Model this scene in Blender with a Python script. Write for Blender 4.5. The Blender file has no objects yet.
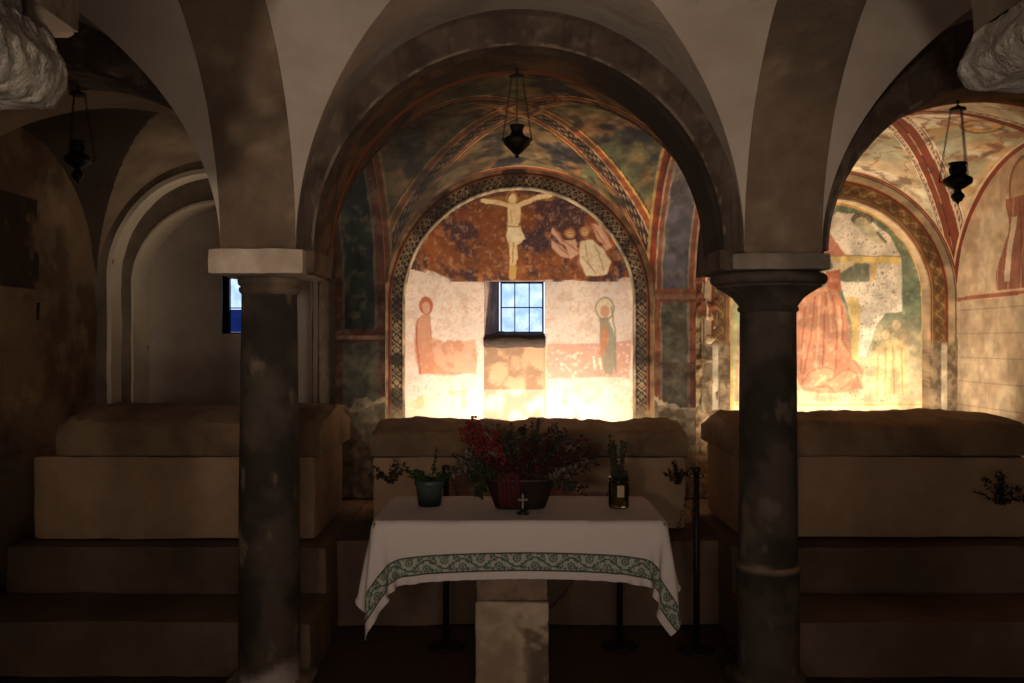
import bpy, bmesh, math, random
import numpy as np
from mathutils import Vector, Matrix

PI = math.pi
sc = bpy.context.scene
COL = sc.collection
F = 900.0                                  # focal length in pixels of the 1024 px frame
EYE = 1.6

# ------------------------------------------------------------------ helpers
def lin(c):
    c = np.asarray(c, dtype=float) / 255.0
    return np.where(c <= 0.04045, c / 12.92, ((c + 0.055) / 1.055) ** 2.4)

_rng = np.random.RandomState(7)
_LAT = _rng.rand(32, 32, 32)

def vnoise(P, scale=1.0, seed=0):
    Q = np.asarray(P, dtype=float) * scale + seed * 7.31 + 101.7
    if Q.shape[-1] == 2:
        Q = np.concatenate([Q, np.full(Q.shape[:-1] + (1,), seed * 1.7 + 3.3)], -1)
    i = np.floor(Q).astype(int); f = Q - i; f = f * f * (3 - 2 * f)
    r = 0
    for dx in (0, 1):
        for dy in (0, 1):
            for dz in (0, 1):
                w = (f[..., 0] if dx else 1 - f[..., 0]) * (f[..., 1] if dy else 1 - f[..., 1]) * (f[..., 2] if dz else 1 - f[..., 2])
                r = r + w * _LAT[(i[..., 0] + dx) % 32, (i[..., 1] + dy) % 32, (i[..., 2] + dz) % 32]
    return r

def fbm(P, scale=1.0, seed=0, octv=4):
    t = 0; a = 1; s = 0
    for k in range(octv):
        t = t + a * vnoise(P, scale * 2 ** k, seed + k * 3); s += a; a *= .55
    return t / s

def smooth(e0, e1, x):
    t = np.clip((x - e0) / (e1 - e0 + 1e-12), 0, 1)
    return t * t * (3 - 2 * t)

def mixc(c, col, w):
    w = np.clip(w, 0, 1)[..., None]
    return c * (1 - w) + np.asarray(col, dtype=float) * w

def empty(name, loc=(0, 0, 0), rz=0):
    o = bpy.data.objects.new(name, None); COL.objects.link(o)
    o.location = loc; o.rotation_euler = (0, 0, rz); o.empty_display_size = .05
    return o

def tag(o, label=None, cat=None, group=None, kind=None):
    if label: o['label'] = label
    if cat: o['category'] = cat
    if group: o['group'] = group
    if kind: o['kind'] = kind
    return o

def make(name, V, Fc, mat, parent=None, col=None, smooth_=True, angle=None, loc=None):
    me = bpy.data.meshes.new(name)
    V = np.asarray(V, dtype=float).reshape(-1, 3)
    if isinstance(Fc, np.ndarray): Fc = Fc.tolist()
    me.from_pydata(V.tolist(), [], Fc)
    if col is not None:
        c = np.asarray(col, dtype=float).reshape(-1, 3)
        a = me.color_attributes.new('Col', 'FLOAT_COLOR', 'POINT')
        c4 = np.concatenate([lin(np.clip(c, 0, 255)), np.ones((len(c), 1))], 1)
        a.data.foreach_set('color', c4.ravel().astype(np.float32))
    me.materials.append(mat)
    if smooth_:
        me.polygons.foreach_set('use_smooth', [True] * len(me.polygons))
        if angle is not None:
            me.set_sharp_from_angle(angle=math.radians(angle))
    me.update()
    o = bpy.data.objects.new(name, me); COL.objects.link(o)
    if parent is not None: o.parent = parent
    if loc is not None: o.location = loc
    return o

def grid_faces(n, m, off=0, closed_m=False, flip=False):
    i = np.arange(n - 1)[:, None]; j = np.arange(m if closed_m else m - 1)[None, :]
    j2 = (j + 1) % m
    a = i * m + j; b = (i + 1) * m + j; c = (i + 1) * m + j2; d = i * m + j2
    f = np.stack([a, b, c, d] if not flip else [d, c, b, a], -1).reshape(-1, 4) + off
    return f

class MB:
    """collects pieces for one mesh"""
    def __init__(s): s.V = []; s.F = []; s.C = []; s.n = 0
    def add(s, V, Fc, C=None):
        V = np.asarray(V, float).reshape(-1, 3)
        s.V.append(V)
        if isinstance(Fc, np.ndarray): Fc = (Fc + s.n).tolist()
        else: Fc = [[k + s.n for k in f] for f in Fc]
        s.F += Fc
        if C is not None: s.C.append(np.broadcast_to(np.asarray(C, float).reshape(-1, 3) if np.ndim(C) > 1 else np.asarray(C, float), V.shape))
        s.n += len(V)
    def grid(s, P, C=None, closed_m=False, flip=False):
        n, m = P.shape[:2]
        s.add(P.reshape(-1, 3), grid_faces(n, m, 0, closed_m, flip), None if C is None else C)
    def box(s, x0, x1, y0, y1, z0, z1, C=None):
        V = [(x, y, z) for x in (x0, x1) for y in (y0, y1) for z in (z0, z1)]
        s.add(V, [[0, 1, 3, 2], [4, 6, 7, 5], [0, 4, 5, 1], [2, 3, 7, 6], [0, 2, 6, 4], [1, 5, 7, 3]], C)
    def lathe(s, prof, seg=40, cx=0, cy=0, C=None, sx=1, sy=1, caps=True):
        a = np.linspace(0, 2 * PI, seg, endpoint=False)
        P = np.array([[(cx + r * math.cos(t) * sx, cy + r * math.sin(t) * sy, z) for t in a] for r, z in prof])
        n0 = s.n
        s.grid(P, C, closed_m=True, flip=True)
        if caps:
            s.F.append([n0 + k for k in range(seg)][::-1]); b = n0 + (len(prof) - 1) * seg
            s.F.append([b + k for k in range(seg)])
    def tube(s, pts, r, seg=8, C=None):
        pts = [Vector(p) for p in pts]; n = len(pts)
        rr = r if hasattr(r, '__len__') else [r] * n
        up = Vector((0, 0, 1)); rows = []
        for i, p in enumerate(pts):
            t = (pts[min(i + 1, n - 1)] - pts[max(i - 1, 0)]).normalized()
            u = t.cross(up if abs(t.z) < .95 else Vector((1, 0, 0))).normalized(); v = t.cross(u)
            rows.append([p + (u * math.cos(a) + v * math.sin(a)) * rr[i] for a in np.linspace(0, 2 * PI, seg, endpoint=False)])
        n0 = s.n
        s.grid(np.array([[tuple(q) for q in r_] for r_ in rows]), C, closed_m=True)
        s.F.append([n0 + k for k in range(seg)]); b = n0 + (n - 1) * seg
        s.F.append([b + k for k in range(seg)][::-1])
    def torus(s, c, R, r, M=None, seg=12, seg2=6, sx=1.0, C=None):
        a = np.linspace(0, 2 * PI, seg, endpoint=False); b = np.linspace(0, 2 * PI, seg2, endpoint=False)
        P = np.array([[((R + r * math.cos(q)) * math.cos(t) * sx, (R + r * math.cos(q)) * math.sin(t), r * math.sin(q)) for q in b] for t in a])
        if M is not None: P = P @ np.array(M).T
        P = P + np.array(c)
        P = np.concatenate([P, P[:1]], 0)
        s.grid(P, C, closed_m=True)
    def ball(s, c, r, seg=8, rings=5, C=None, sz=1.0):
        P = np.array([[(c[0] + r * math.sin(t) * math.cos(a), c[1] + r * math.sin(t) * math.sin(a), c[2] + sz * r * math.cos(t)) for a in np.linspace(0, 2 * PI, seg, endpoint=False)] for t in np.linspace(.08, PI - .08, rings)])
        s.grid(P, C, closed_m=True)
    def build(s, name, mat, parent=None, smooth_=True, angle=None, loc=None):
        V = np.concatenate(s.V); C = np.concatenate(s.C) if s.C else None
        return make(name, V, s.F, mat, parent, C, smooth_, angle, loc)

# ------------------------------------------------------------------ materials
def material(name, base=None, attr=False, rough=.85, bump=.25, bscale=30, var=.25, vscale=3.0, spec=.25, metallic=0,
             c2=None, c3=None, mscale=4.0, thresh=.5, soft=.12, bump2=0.0, transmission=0, speck=None, sscale=60, alpha=None):
    m = bpy.data.materials.new(name); m.use_nodes = True
    nt = m.node_tree; N = nt.nodes; L = nt.links
    b = N['Principled BSDF']; b.inputs['Roughness'].default_value = rough
    b.inputs['Specular IOR Level'].default_value = spec; b.inputs['Metallic'].default_value = metallic
    tc = N.new('ShaderNodeTexCoord'); vec = tc.outputs['Object']
    def noise(scale, detail=6, rgh=.6):
        n = N.new('ShaderNodeTexNoise'); n.inputs['Scale'].default_value = scale; n.inputs['Detail'].default_value = detail
        n.inputs['Roughness'].default_value = rgh; L.new(vec, n.inputs['Vector']); return n.outputs['Fac']
    def ramp(fac, a, c, ca=(0, 0, 0, 1), cb=(1, 1, 1, 1)):
        r = N.new('ShaderNodeValToRGB'); r.color_ramp.elements[0].position = a; r.color_ramp.elements[1].position = c
        r.color_ramp.elements[0].color = ca; r.color_ramp.elements[1].color = cb; L.new(fac, r.inputs[0]); return r.outputs['Color']
    def mix(fac, a, c, mode='MIX'):
        x = N.new('ShaderNodeMix'); x.data_type = 'RGBA'; x.blend_type = mode; x.clamp_factor = True
        if hasattr(fac, 'node'): L.new(fac, x.inputs['Factor'])
        else: x.inputs['Factor'].default_value = fac
        for s_, q in ((6, a), (7, c)):
            if hasattr(q, 'node'): L.new(q, x.inputs[s_])
            else: x.inputs[s_].default_value = q
        return x.outputs[2]
    rgba = lambda c: tuple(lin(c)) + (1,)
    if attr:
        a = N.new('ShaderNodeAttribute'); a.attribute_name = 'Col'; col = a.outputs['Color']
    else:
        r = N.new('ShaderNodeRGB'); r.outputs[0].default_value = rgba(base); col = r.outputs[0]
    if c2 is not None: col = mix(ramp(noise(mscale), thresh - soft, thresh + soft), col, rgba(c2))
    if c3 is not None: col = mix(ramp(noise(mscale * 2.7, 8), thresh + .02, thresh + .02 + soft), col, rgba(c3))
    if speck is not None: col = mix(ramp(noise(sscale, 3, .5), .62, .68), col, rgba(speck))
    if var:
        g = ramp(noise(vscale, 7, .65), .3, .7, (1 - var, 1 - var, 1 - var, 1), (1 + var * .35,) * 3 + (1,))
        col = mix(1.0, col, g, 'MULTIPLY')
    L.new(col, b.inputs['Base Color'])
    if bump:
        bp = N.new('ShaderNodeBump'); bp.inputs['Strength'].default_value = bump; bp.inputs['Distance'].default_value = .02
        L.new(noise(bscale, 8, .65), bp.inputs['Height'])
        if bump2:
            b2 = N.new('ShaderNodeBump'); b2.inputs['Strength'].default_value = bump2; b2.inputs['Distance'].default_value = .06
            L.new(noise(bscale * .15, 4, .5), b2.inputs['Height']); L.new(bp.outputs[0], b2.inputs['Normal']); L.new(b2.outputs[0], b.inputs['Normal'])
        else: L.new(bp.outputs[0], b.inputs['Normal'])
    if transmission:
        b.inputs['Transmission Weight'].default_value = transmission; b.inputs['IOR'].default_value = 1.45
    return m

M = {}
M['plaster'] = material('plaster', (176, 160, 145), bump=.12, bscale=18, var=.13, vscale=2.2, bump2=.35, c2=(160, 143, 128), mscale=1.7)
M['plaster_dark'] = material('plaster_dark', (122, 106, 90), bump=.2, bscale=22, var=.28, vscale=2.0, bump2=.3, c2=(86, 72, 58), mscale=2.4)
M['plaster_pale'] = material('plaster_pale', (205, 188, 166), bump=.2, bscale=22, var=.15, vscale=3)
M['painted'] = material('painted', attr=True, bump=.22, bscale=35, var=.22, vscale=6, bump2=.15)
M['fresco'] = material('fresco', attr=True, bump=.10, bscale=30, var=.10, vscale=5)
M['stone_attr'] = material('stone_attr', attr=True, bump=.5, bscale=34, var=.22, vscale=9, bump2=.3, rough=.9)
M['band_stone'] = material('band_stone', (128, 104, 84), bump=.5, bscale=22, var=.4, vscale=3.2, c2=(98, 80, 66), c3=(72, 58, 48), mscale=2.6, bump2=.5)
M['rough_stone'] = material('rough_stone', (176, 166, 152), bump=1.0, bscale=55, var=.35, vscale=14, bump2=1.0, c2=(148, 136, 122), mscale=8)
M['sarco'] = material('sarco', (164, 132, 103), bump=.4, bscale=32, var=.3, vscale=3.0, c2=(150, 122, 98), mscale=2.0, bump2=.25)
M['sarco_lid'] = material('sarco_lid', (134, 108, 82), bump=.5, bscale=30, var=.35, vscale=3.5, c2=(108, 86, 66), mscale=2.4, bump2=.35)
M['base_stone'] = material('base_stone', (108, 88, 70), bump=.4, bscale=20, var=.35, vscale=2.4, c2=(90, 72, 58), mscale=2.0, bump2=.3)
M['floor'] = material('floor', (84, 66, 54), bump=.35, bscale=14, var=.4, vscale=2.0, rough=.8, c2=(64, 50, 40), mscale=2)
M['iron'] = material('iron', (20, 17, 15), bump=.2, bscale=60, var=.2, rough=.55, spec=.4, metallic=.3)
M['lamp_metal'] = material('lamp_metal', (30, 24, 17), bump=.3, bscale=70, var=.4, rough=.5, metallic=.6)
M['cloth'] = material('cloth', attr=True, bump=.06, bscale=260, var=.05, vscale=6, rough=.95, spec=.1)
M['pot'] = material('pot', (50, 58, 57), bump=.05, var=.1, rough=.5)
M['soil'] = material('soil', (40, 28, 20), bump=.9, bscale=80, var=.5)
M['planter'] = material('planter', (34, 18, 18), bump=.2, bscale=50, var=.3, rough=.6)
M['leaf'] = material('leaf', (46, 66, 34), bump=.1, var=.4, vscale=20, rough=.6)
M['leaf_dark'] = material('leaf_dark', (48, 54, 36), bump=.1, var=.5, vscale=20, rough=.7)
M['leaf_grey'] = material('leaf_grey', (104, 92, 84), bump=.1, var=.4, vscale=25, rough=.8)
M['dry_leaf'] = material('dry_leaf', (44, 40, 26), bump=.1, var=.5, vscale=20, rough=.9)
M['berry'] = material('berry', (104, 16, 20), bump=0, var=.3, vscale=30, rough=.5, spec=.3)
M['berry_dark'] = material('berry_dark', (58, 18, 22), bump=0, var=.4, vscale=30, rough=.7, spec=.15)
M['twig'] = material('twig', (60, 40, 30), bump=.1, var=.3, rough=.8)
M['silver'] = material('silver', (64, 60, 52), bump=.1, bscale=90, var=.2, rough=.4, metallic=.8)
M['chain'] = material('chain', (74, 34, 26), bump=.1, var=.2, rough=.5, metallic=.3)
M['pane'] = None

def glass(name, col, rough=.05, tint_noise=None):
    m = bpy.data.materials.new(name); m.use_nodes = True; nt = m.node_tree; N = nt.nodes; L = nt.links
    out = N['Material Output']; b = N['Principled BSDF']; N.remove(b)
    tr = N.new('ShaderNodeBsdfTransparent'); gl = N.new('ShaderNodeBsdfGlossy'); gl.inputs['Roughness'].default_value = rough
    ns = N.new('ShaderNodeTexNoise'); ns.inputs['Scale'].default_value = 9; ns.inputs['Detail'].default_value = 3
    tc = N.new('ShaderNodeTexCoord'); L.new(tc.outputs['Object'], ns.inputs['Vector'])
    r = N.new('ShaderNodeValToRGB'); r.color_ramp.elements[0].position = .35; r.color_ramp.elements[1].position = .65
    r.color_ramp.elements[0].color = tuple(np.array(col) * (.72, .8, .9)) + (1,); r.color_ramp.elements[1].color = tuple(col) + (1,)
    L.new(ns.outputs['Fac'], r.inputs[0]); L.new(r.outputs[0], tr.inputs['Color'])
    fr = N.new('ShaderNodeFresnel'); mx = N.new('ShaderNodeMixShader'); fr.inputs[0].default_value = 1.2
    L.new(fr.outputs[0], mx.inputs[0]); L.new(tr.outputs[0], mx.inputs[1]); L.new(gl.outputs[0], mx.inputs[2]); L.new(mx.outputs[0], out.inputs['Surface'])
    return m
M['pane'] = glass('window_glass', (.95, .97, 1.0))
M['pane_blue'] = glass('blue_glass', (.10, .14, .30))
M['jar_glass'] = glass('jar_glass', (.86, .80, .64), .1)

# ------------------------------------------------------------------ plan of the crypt
SP = 2.0                     # springing height
XB = [(-3.10, -1.28), (-.95, 1.02), (1.36, 3.20)]      # front vault bays in x
YF0, YF1 = 1.95, 3.95        # front bays in depth
XBACK = [(-2.96, -1.26), (-.89, 1.0), (1.35, 3.14)]
YB0, YB1 = 4.37, 6.352
YW = 6.40                    # back wall plane
ZTOP = 3.42

def zs_near(y): return 2.0 + .27 * smooth(2.9, 2.0, y)

def vault(name, x0, x1, y0, y1, zs, H, mat, dome=0, N=81, fn=None, near=False, tilt=0):
    u = np.linspace(0, 1, N); v = np.linspace(0, 1, N)
    U, V = np.meshgrid(u, v, indexing='ij')
    cx, a = (x0 + x1) / 2, (x1 - x0) / 2; cy, b = (y0 + y1) / 2, (y1 - y0) / 2
    PX, PY = -np.cos(PI * U), -np.cos(PI * V)
    X = cx + a * PX; Y = cy + b * PY
    if near: top_ = zs + H; zs = zs_near(Y); H = top_ - zs
    Z = zs + H * np.maximum(np.sin(PI * U), np.sin(PI * V)) + dome * (1 - PX ** 2) * (1 - PY ** 2)
    Z = Z + tilt * (y1 - Y) / (y1 - y0) * np.maximum(np.sin(PI * U), np.sin(PI * V))
    P = np.stack([X, Y, Z], -1)
    C = None if fn is None else fn(P, PX, PY, a, b)
    i_ = np.arange(N - 1)[:, None] + np.zeros((1, N - 1), int); j_ = i_.T
    A, B, C_, D = i_ * N + j_, (i_ + 1) * N + j_, (i_ + 1) * N + j_ + 1, i_ * N + j_ + 1
    same = (i_ < (N - 1) / 2) == (j_ < (N - 1) / 2)
    t1 = np.where(same[..., None], np.stack([A, C_, B], -1), np.stack([A, D, B], -1)).reshape(-1, 3)
    t2 = np.where(same[..., None], np.stack([A, D, C_], -1), np.stack([B, D, C_], -1)).reshape(-1, 3)
    mb = MB(); mb.add(P.reshape(-1, 3), np.concatenate([t1, t2]), None if C is None else C.reshape(-1, 3))
    o = mb.build(name, mat, angle=24)
    return tag(o, kind='structure')

def arch_wall(name, axis, c, a, H, zs, w0, w1, t0, t1, ztop, mat, zbot=None, fn=None, n=241, m=7, depth=7, label=None):
    """a wall pierced by an arched opening; axis 'x': wall lies along x, thickness t0..t1 in y"""
    if zbot is None: zbot = zs
    th = np.linspace(0, PI, n)
    ins = [(c - a * math.cos(t), zs + H * math.sin(t), t) for t in th]
    outs = [((w0 if p[0] < c else w1) if False else c + (p[0] - c) / a * ((c - w0) if p[0] < c else (w1 - c)), ztop, p[2]) for p in ins]
    pre = [(c - a, z, 0) for z in np.linspace(zbot, zs, 12)[:-1]] if zbot < zs else []
    post = [(c + a, z, PI) for z in np.linspace(zs, zbot, 12)[1:]] if zbot < zs else []
    prof_in = pre + ins + post
    prof_out = [(w0, z, 0) for (_, z, _) in pre] + [(o[0], o[1], o[2]) for o in outs] + [(w1, z, PI) for (_, z, _) in post]
    # the corners: first and last few outs follow the rectangle's side
    A = np.array(prof_in); B = np.array(prof_out)
    if pre:
        B[len(pre), :2] = (w0, zs) ; B[len(pre) + n - 1, :2] = (w1, zs)
    else:
        B[0, :2] = (w0, zs); B[-1, :2] = (w1, zs)
    B[len(pre) + 1, :2] = (w0, ztop); B[len(pre) + n - 2, :2] = (w1, ztop)
    mb = MB()
    def to3(p, t):   # p (...,2) along,z
        q = np.zeros(p.shape[:-1] + (3,))
        if axis == 'x': q[..., 0] = p[..., 0]; q[..., 1] = t
        else: q[..., 1] = p[..., 0]; q[..., 0] = t
        q[..., 2] = p[..., 1]; return q
    lam = np.linspace(0, 1, m) ** 1.6
    face = A[:, None, :2] * (1 - lam)[None, :, None] + B[:, None, :2] * lam[None, :, None]
    TH = np.repeat(A[:, 2:3], m, 1)
    for t, fl in ((t0, False), (t1, True)):
        P = to3(face, t)
        mb.grid(P, None if fn is None else fn(P, 'face', TH).reshape(-1, 3), flip=(fl if axis == 'x' else not fl))
    ts = np.linspace(t0, t1, depth)
    P = np.stack([to3(A[:, :2], t) for t in ts], 1)
    TH = np.repeat(A[:, 2:3], depth, 1)
    mb.grid(P, None if fn is None else fn(P, 'soffit', TH).reshape(-1, 3), flip=(axis != 'x'))
    o = mb.build(name, mat, angle=35)
    return tag(o, kind='structure')

# ------------------------------------------------------------------ floor, outer shell
mb = MB(); mb.box(-3.4, 3.4, -3.1, 7.4, -.12, 0); tag(mb.build('floor', M['floor'], smooth_=False), kind='structure')
mb = MB(); mb.box(-3.4, 3.4, -3.1, 7.4, 3.45, 3.55); tag(mb.build('ceiling', M['plaster_dark'], smooth_=False), kind='structure')

# front vaults (over the altar) and the row over the camera
i = 0
for (x0, x1) in XB:
    vault('ceiling_vault', x0, x1, YF0, YF1, SP, 1.06, M['plaster'], near=True, N=121)
    vault('ceiling_vault', x0, x1, -.45, 1.55, 2.27, .85, M['plaster'], N=41)
# transverse bands towards the camera
def band_fn(P, kind, TH):
    c = np.zeros(P.shape) + (116, 96, 78)
    n = fbm(P, 2.2, 3); c = mixc(c, (88, 72, 58), smooth(.40, .70, n))
    return mixc(c, (138, 118, 96), smooth(.5, .75, fbm(P, 9, 9)) * .7)
def band(xa, xb, y0, y1):
    c = (y0 + y1) / 2; a = (y1 - y0) / 2
    P0 = lambda x: [(x, c - a * math.cos(t), (zz := (float(zs_near(c - a * math.cos(t))) if y0 > 1 else 2.27)) - .012 + (3.055 - zz) * math.sin(t)) for t in np.linspace(0, PI, 81)]
    rows = []
    for k, x in enumerate([xa - .004, xa, *np.linspace(xa + .012, xb - .012, 9), xb, xb + .004]):
        p = np.array(P0(x)); 
        if k in (0, 12): p[:, 2] += .05
        elif k in (1, 11): p[:, 2] += .006
        rows.append(p)
    P = np.stack(rows, 0); P[..., 2] += (fbm(P, 6, 5) - .5) * .012
    mb = MB(); mb.grid(P, band_fn(P, 0, 0).reshape(-1, 3), flip=True)
    return tag(mb.build('trim_1', M['stone_attr'], angle=40), kind='structure')
for (xa, xb) in ((XB[0][1], XB[1][0]), (XB[1][1], XB[2][0])):
    band(xa, xb, YF0, YF1); band(xa, xb, -.45, 1.55)

# arcades
def arcade_fn(cx, AP_A=.9, AP_H=.9):
    def fn(P, kind, TH):
        X, Y, Z = P[..., 0], P[..., 1], P[..., 2]
        c = np.zeros(P.shape) + (84, 68, 57)
        vi = np.floor(TH / PI * 23)
        tint = np.abs(np.sin(vi * 12.9898) * 43758.5453) % 1.0
        c = c * (0.90 + .2 * tint)[..., None]
        fr = (TH / PI * 23) % 1
        c = mixc(c, (58, 46, 38), (smooth(.05, .0, fr) + smooth(.97, 1.0, fr)) * .6 * (TH > .2) * (TH < PI - .2))
        c = mixc(c, (58, 46, 38), smooth(.45, .65, fbm(P, 8, 2)) * .7); c = mixc(c, (120, 100, 82), smooth(.56, .7, fbm(P, 16, 12)) * .5)
        if kind == 'face':
            e = np.hypot((X - cx) / AP_A, np.maximum(Z - SP, 0) / AP_H)
            c = mixc(c, (140, 122, 104), (e < 1.008 + .012 * fbm(P, 20, 8)) * smooth(.48, .56, fbm(P, 12, 4)) * .6); c = mixc(c, (60, 48, 40), (np.abs(e - 1.16) < .012) * .7)
        if kind == 'soffit':
            t = (Y - 3.95) / .42
            p = mixc(np.zeros(P.shape) + (104, 78, 50), (66, 56, 38), smooth(.4, .6, fbm(P, 5, 4)))
            if cx < -1: p = mixc(np.zeros(P.shape) + (108, 92, 76), (84, 72, 58), smooth(.4, .6, fbm(P, 5, 4)))
            p = mixc(p, (120, 58, 30), smooth(.05, .0, np.abs(t - .42)) * .8 * (cx > -1))
            p = mixc(p, (60, 34, 22), smooth(.55, .7, fbm(P, 9, 7)) * .7)
            p = mixc(p, (130, 62, 32), smooth(.86, .9, t) * (cx > -1))
            p = mixc(p, (30, 24, 20), smooth(.1, .6, (X - cx)) * .85); c = mixc(c, (50, 42, 36), smooth(.1, .5, (X - cx)) * .8); w = smooth(.2, .3, t + (fbm(P, 7, 1) - .5) * .3)[..., None]  # right half darkened: shade on the soffit put into the colour
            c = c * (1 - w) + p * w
        return c
    return fn
AP = [(-2.06, .88, .82), (.03, .90, .90), (2.27, .88, .76)]
W = [(-3.4, -1.10), (-1.10, 1.165), (1.165, 3.4)]
for (c, a, H), (w0, w1) in zip(AP, W):
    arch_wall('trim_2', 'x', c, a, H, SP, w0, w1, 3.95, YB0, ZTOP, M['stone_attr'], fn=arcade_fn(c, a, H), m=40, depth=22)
    arch_wall('trim_3', 'x', c, min(a + .07, (w1 - w0) / 2 - .12), 2.9 - 2.27, 2.27, w0, w1, 1.55, 1.95, ZTOP, M['plaster_dark'])

# ------------------------------------------------------------------ painted back vaults
def aged(c, P, des=.25, k=.35, pale=None, seed=0):
    g = c.mean(-1, keepdims=True); c = c * (1 - des) + g * des
    n = fbm(P, 11, 91 + seed, 5)[..., None]; c = c * (1 - k * .5 + k * 1.0 * smooth(.3, .7, n))
    if pale is not None: c = mixc(c, pale, smooth(.56, .68, fbm(P, 17, 71 + seed, 5)) * .45)
    return c

def paint_vault_center(P, PX, PY, a, b):
    c = np.zeros(P.shape) + (112, 88, 54)
    n1 = fbm(P, 3.0, 11); n2 = fbm(P, 5.0, 21); n3 = fbm(P, 9, 31)
    c = mixc(c, (84, 82, 50), smooth(.42, .62, n1)); c = mixc(c, (138, 88, 46), smooth(.50, .66, n2) * .8)
    c = mixc(c, (40, 40, 42), smooth(.56, .66, fbm(P, 4, 51)) * .9); c = mixc(c, (150, 122, 80), smooth(.62, .72, n3) * .5)
    d = a * np.abs(np.abs(PX) - np.abs(PY)) + (fbm(P, 7, 5) - .5) * .012
    r = np.hypot(PX * a, PY * b)
    al = np.abs(PX) * a
    dots = (np.sin(al * 2 * PI / .055) * np.sin(np.clip(d, 0, .06) * 2 * PI / .04 + 1.2)) > .25
    rib = np.zeros(P.shape) + (54, 34, 24)
    rib = mixc(rib, (150, 116, 78), dots * .8)
    w = (d < .058); c = np.where(w[..., None], rib, c)
    def bandc(lo, hi, colr, k=1.0):
        nonlocal c
        c = mixc(c, colr, ((d >= lo) & (d < hi)) * k)
    bandc(.058, .068, (168, 138, 96)); bandc(.068, .112, (140, 66, 32)); bandc(.112, .132, (182, 138, 64)); bandc(.132, .142, (70, 36, 24))
    # crown rings
    for lo, hi, colr in ((0, .05, (112, 84, 50)), (.05, .075, (170, 130, 66)), (.075, .11, (130, 60, 30)), (.11, .135, (160, 130, 84))):
        c = mixc(c, colr, ((r >= lo) & (r < hi)) * .9)
    # rims along the walls and arches
    ey = b * (1 - np.abs(PY)); ex = a * (1 - np.abs(PX))
    arcY = np.arccos(np.clip(np.abs(PY), 0, 1)); arcX = np.arccos(np.clip(np.abs(PX), 0, 1))
    c = mixc(c, (128, 52, 26), (ey < .045) & (np.abs(PY) > np.abs(PX)))
    c = mixc(c, (150, 116, 74), (ey >= .045) & (ey < .058) & (np.abs(PY) > np.abs(PX)))
    c = mixc(c, (128, 52, 26), (ex < .035) & (np.abs(PX) > np.abs(PY)))
    c = mixc(c, (160, 124, 64), (ex >= .035) & (ex < .055) & (np.abs(PX) > np.abs(PY)))
    c = mixc(c, (30, 24, 20), smooth(.60, .72, fbm(P, 6, 77)) * .6)
    # the left half darkens towards its side, the right one kept its reds
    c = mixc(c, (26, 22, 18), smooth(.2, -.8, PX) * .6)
    return aged(c, P, .12, .5) * .95

def paint_vault_right(P, PX, PY, a, b):
    c = np.zeros(P.shape) + (206, 172, 124)
    c = mixc(c, (190, 146, 90), smooth(.45, .6, fbm(P, 3, 12))); c = mixc(c, (222, 200, 160), smooth(.5, .62, fbm(P, 4.5, 22)))
    c = mixc(c, (150, 152, 118), smooth(.56, .64, fbm(P, 2.6, 42)) * .6); c = mixc(c, (150, 84, 46), smooth(.60, .66, fbm(P, 6, 62)) * .7)
    # a drawn halo and drapery lines on the webs
    for (qx, qy) in ((.62, 0), (-.62, .0), (0, .62), (0, -.62)):
        rr = np.hypot((PX - qx) * a, (PY - qy) * b * .8)
        c = mixc(c, (196, 132, 60), (rr < .10) * .8); c = mixc(c, (120, 70, 40), ((rr > .095) & (rr < .115)) * .8); c = mixc(c, (206, 176, 140), (rr < .05) * .9)
    ln = np.abs(np.sin((PX + PY * .5) * 14 + fbm(P, 3, 5) * 8)); c = mixc(c, (146, 92, 56), (ln < .10) * .5)
    d = a * np.abs(np.abs(PX) - np.abs(PY)) + (fbm(P, 7, 5) - .5) * .008
    al = np.abs(PX) * a
    def bandc(lo, hi, colr, k=1.0):
        nonlocal c
        c = mixc(c, colr, ((d >= lo) & (d < hi)) * k)
    bandc(0, .07, (136, 58, 30)); bandc(0, .006, (60, 30, 20))
    bandc(.07, .08, (218, 192, 150)); bandc(.08, .11, (206, 170, 128))
    dots = (np.sin(al * 2 * PI / .03) > 0)
    c = mixc(c, (120, 66, 44), ((d > .084) & (d < .102) & dots) * .8); bandc(.11, .118, (132, 60, 34)); bandc(.118, .13, (226, 200, 160))
    ey = b * (1 - np.abs(PY)); ex = a * (1 - np.abs(PX))
    my = np.abs(PY) > np.abs(PX)
    c = mixc(c, (134, 52, 24), (ey < .03) & my); c = mixc(c, (206, 150, 90), (ey >= .03) & (ey < .045) & my)
    c = mixc(c, (134, 52, 24), (ex < .03) & ~my); c = mixc(c, (214, 178, 130), (ex >= .03) & (ex < .045) & ~my)
    c = mixc(c, (90, 62, 44), smooth(.64, .72, fbm(P, 9, 71)) * .5)
    return aged(c, P, .15, .16) * .9

vault('ceiling_painted_vault', *XBACK[1], YB0, YB1, 1.9, .915, M['painted'], dome=.10, N=281, fn=paint_vault_center, tilt=.14)
vault('ceiling_painted_vault', *XBACK[2], YB0, YB1, 1.9, .90, M['painted'], dome=.14, N=281, fn=paint_vault_right)
def paint_vault_left(P, PX, PY, a, b):
    c = np.zeros(P.shape) + (134, 114, 92); c = mixc(c, (112, 94, 76), smooth(.4, .65, fbm(P, 2.5, 3)))
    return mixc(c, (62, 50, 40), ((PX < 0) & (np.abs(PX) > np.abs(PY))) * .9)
vault('ceiling_vault', *XBACK[0], YB0, 6.41, 1.95, .94, M['painted'], dome=.08, N=261, fn=paint_vault_left)

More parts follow.
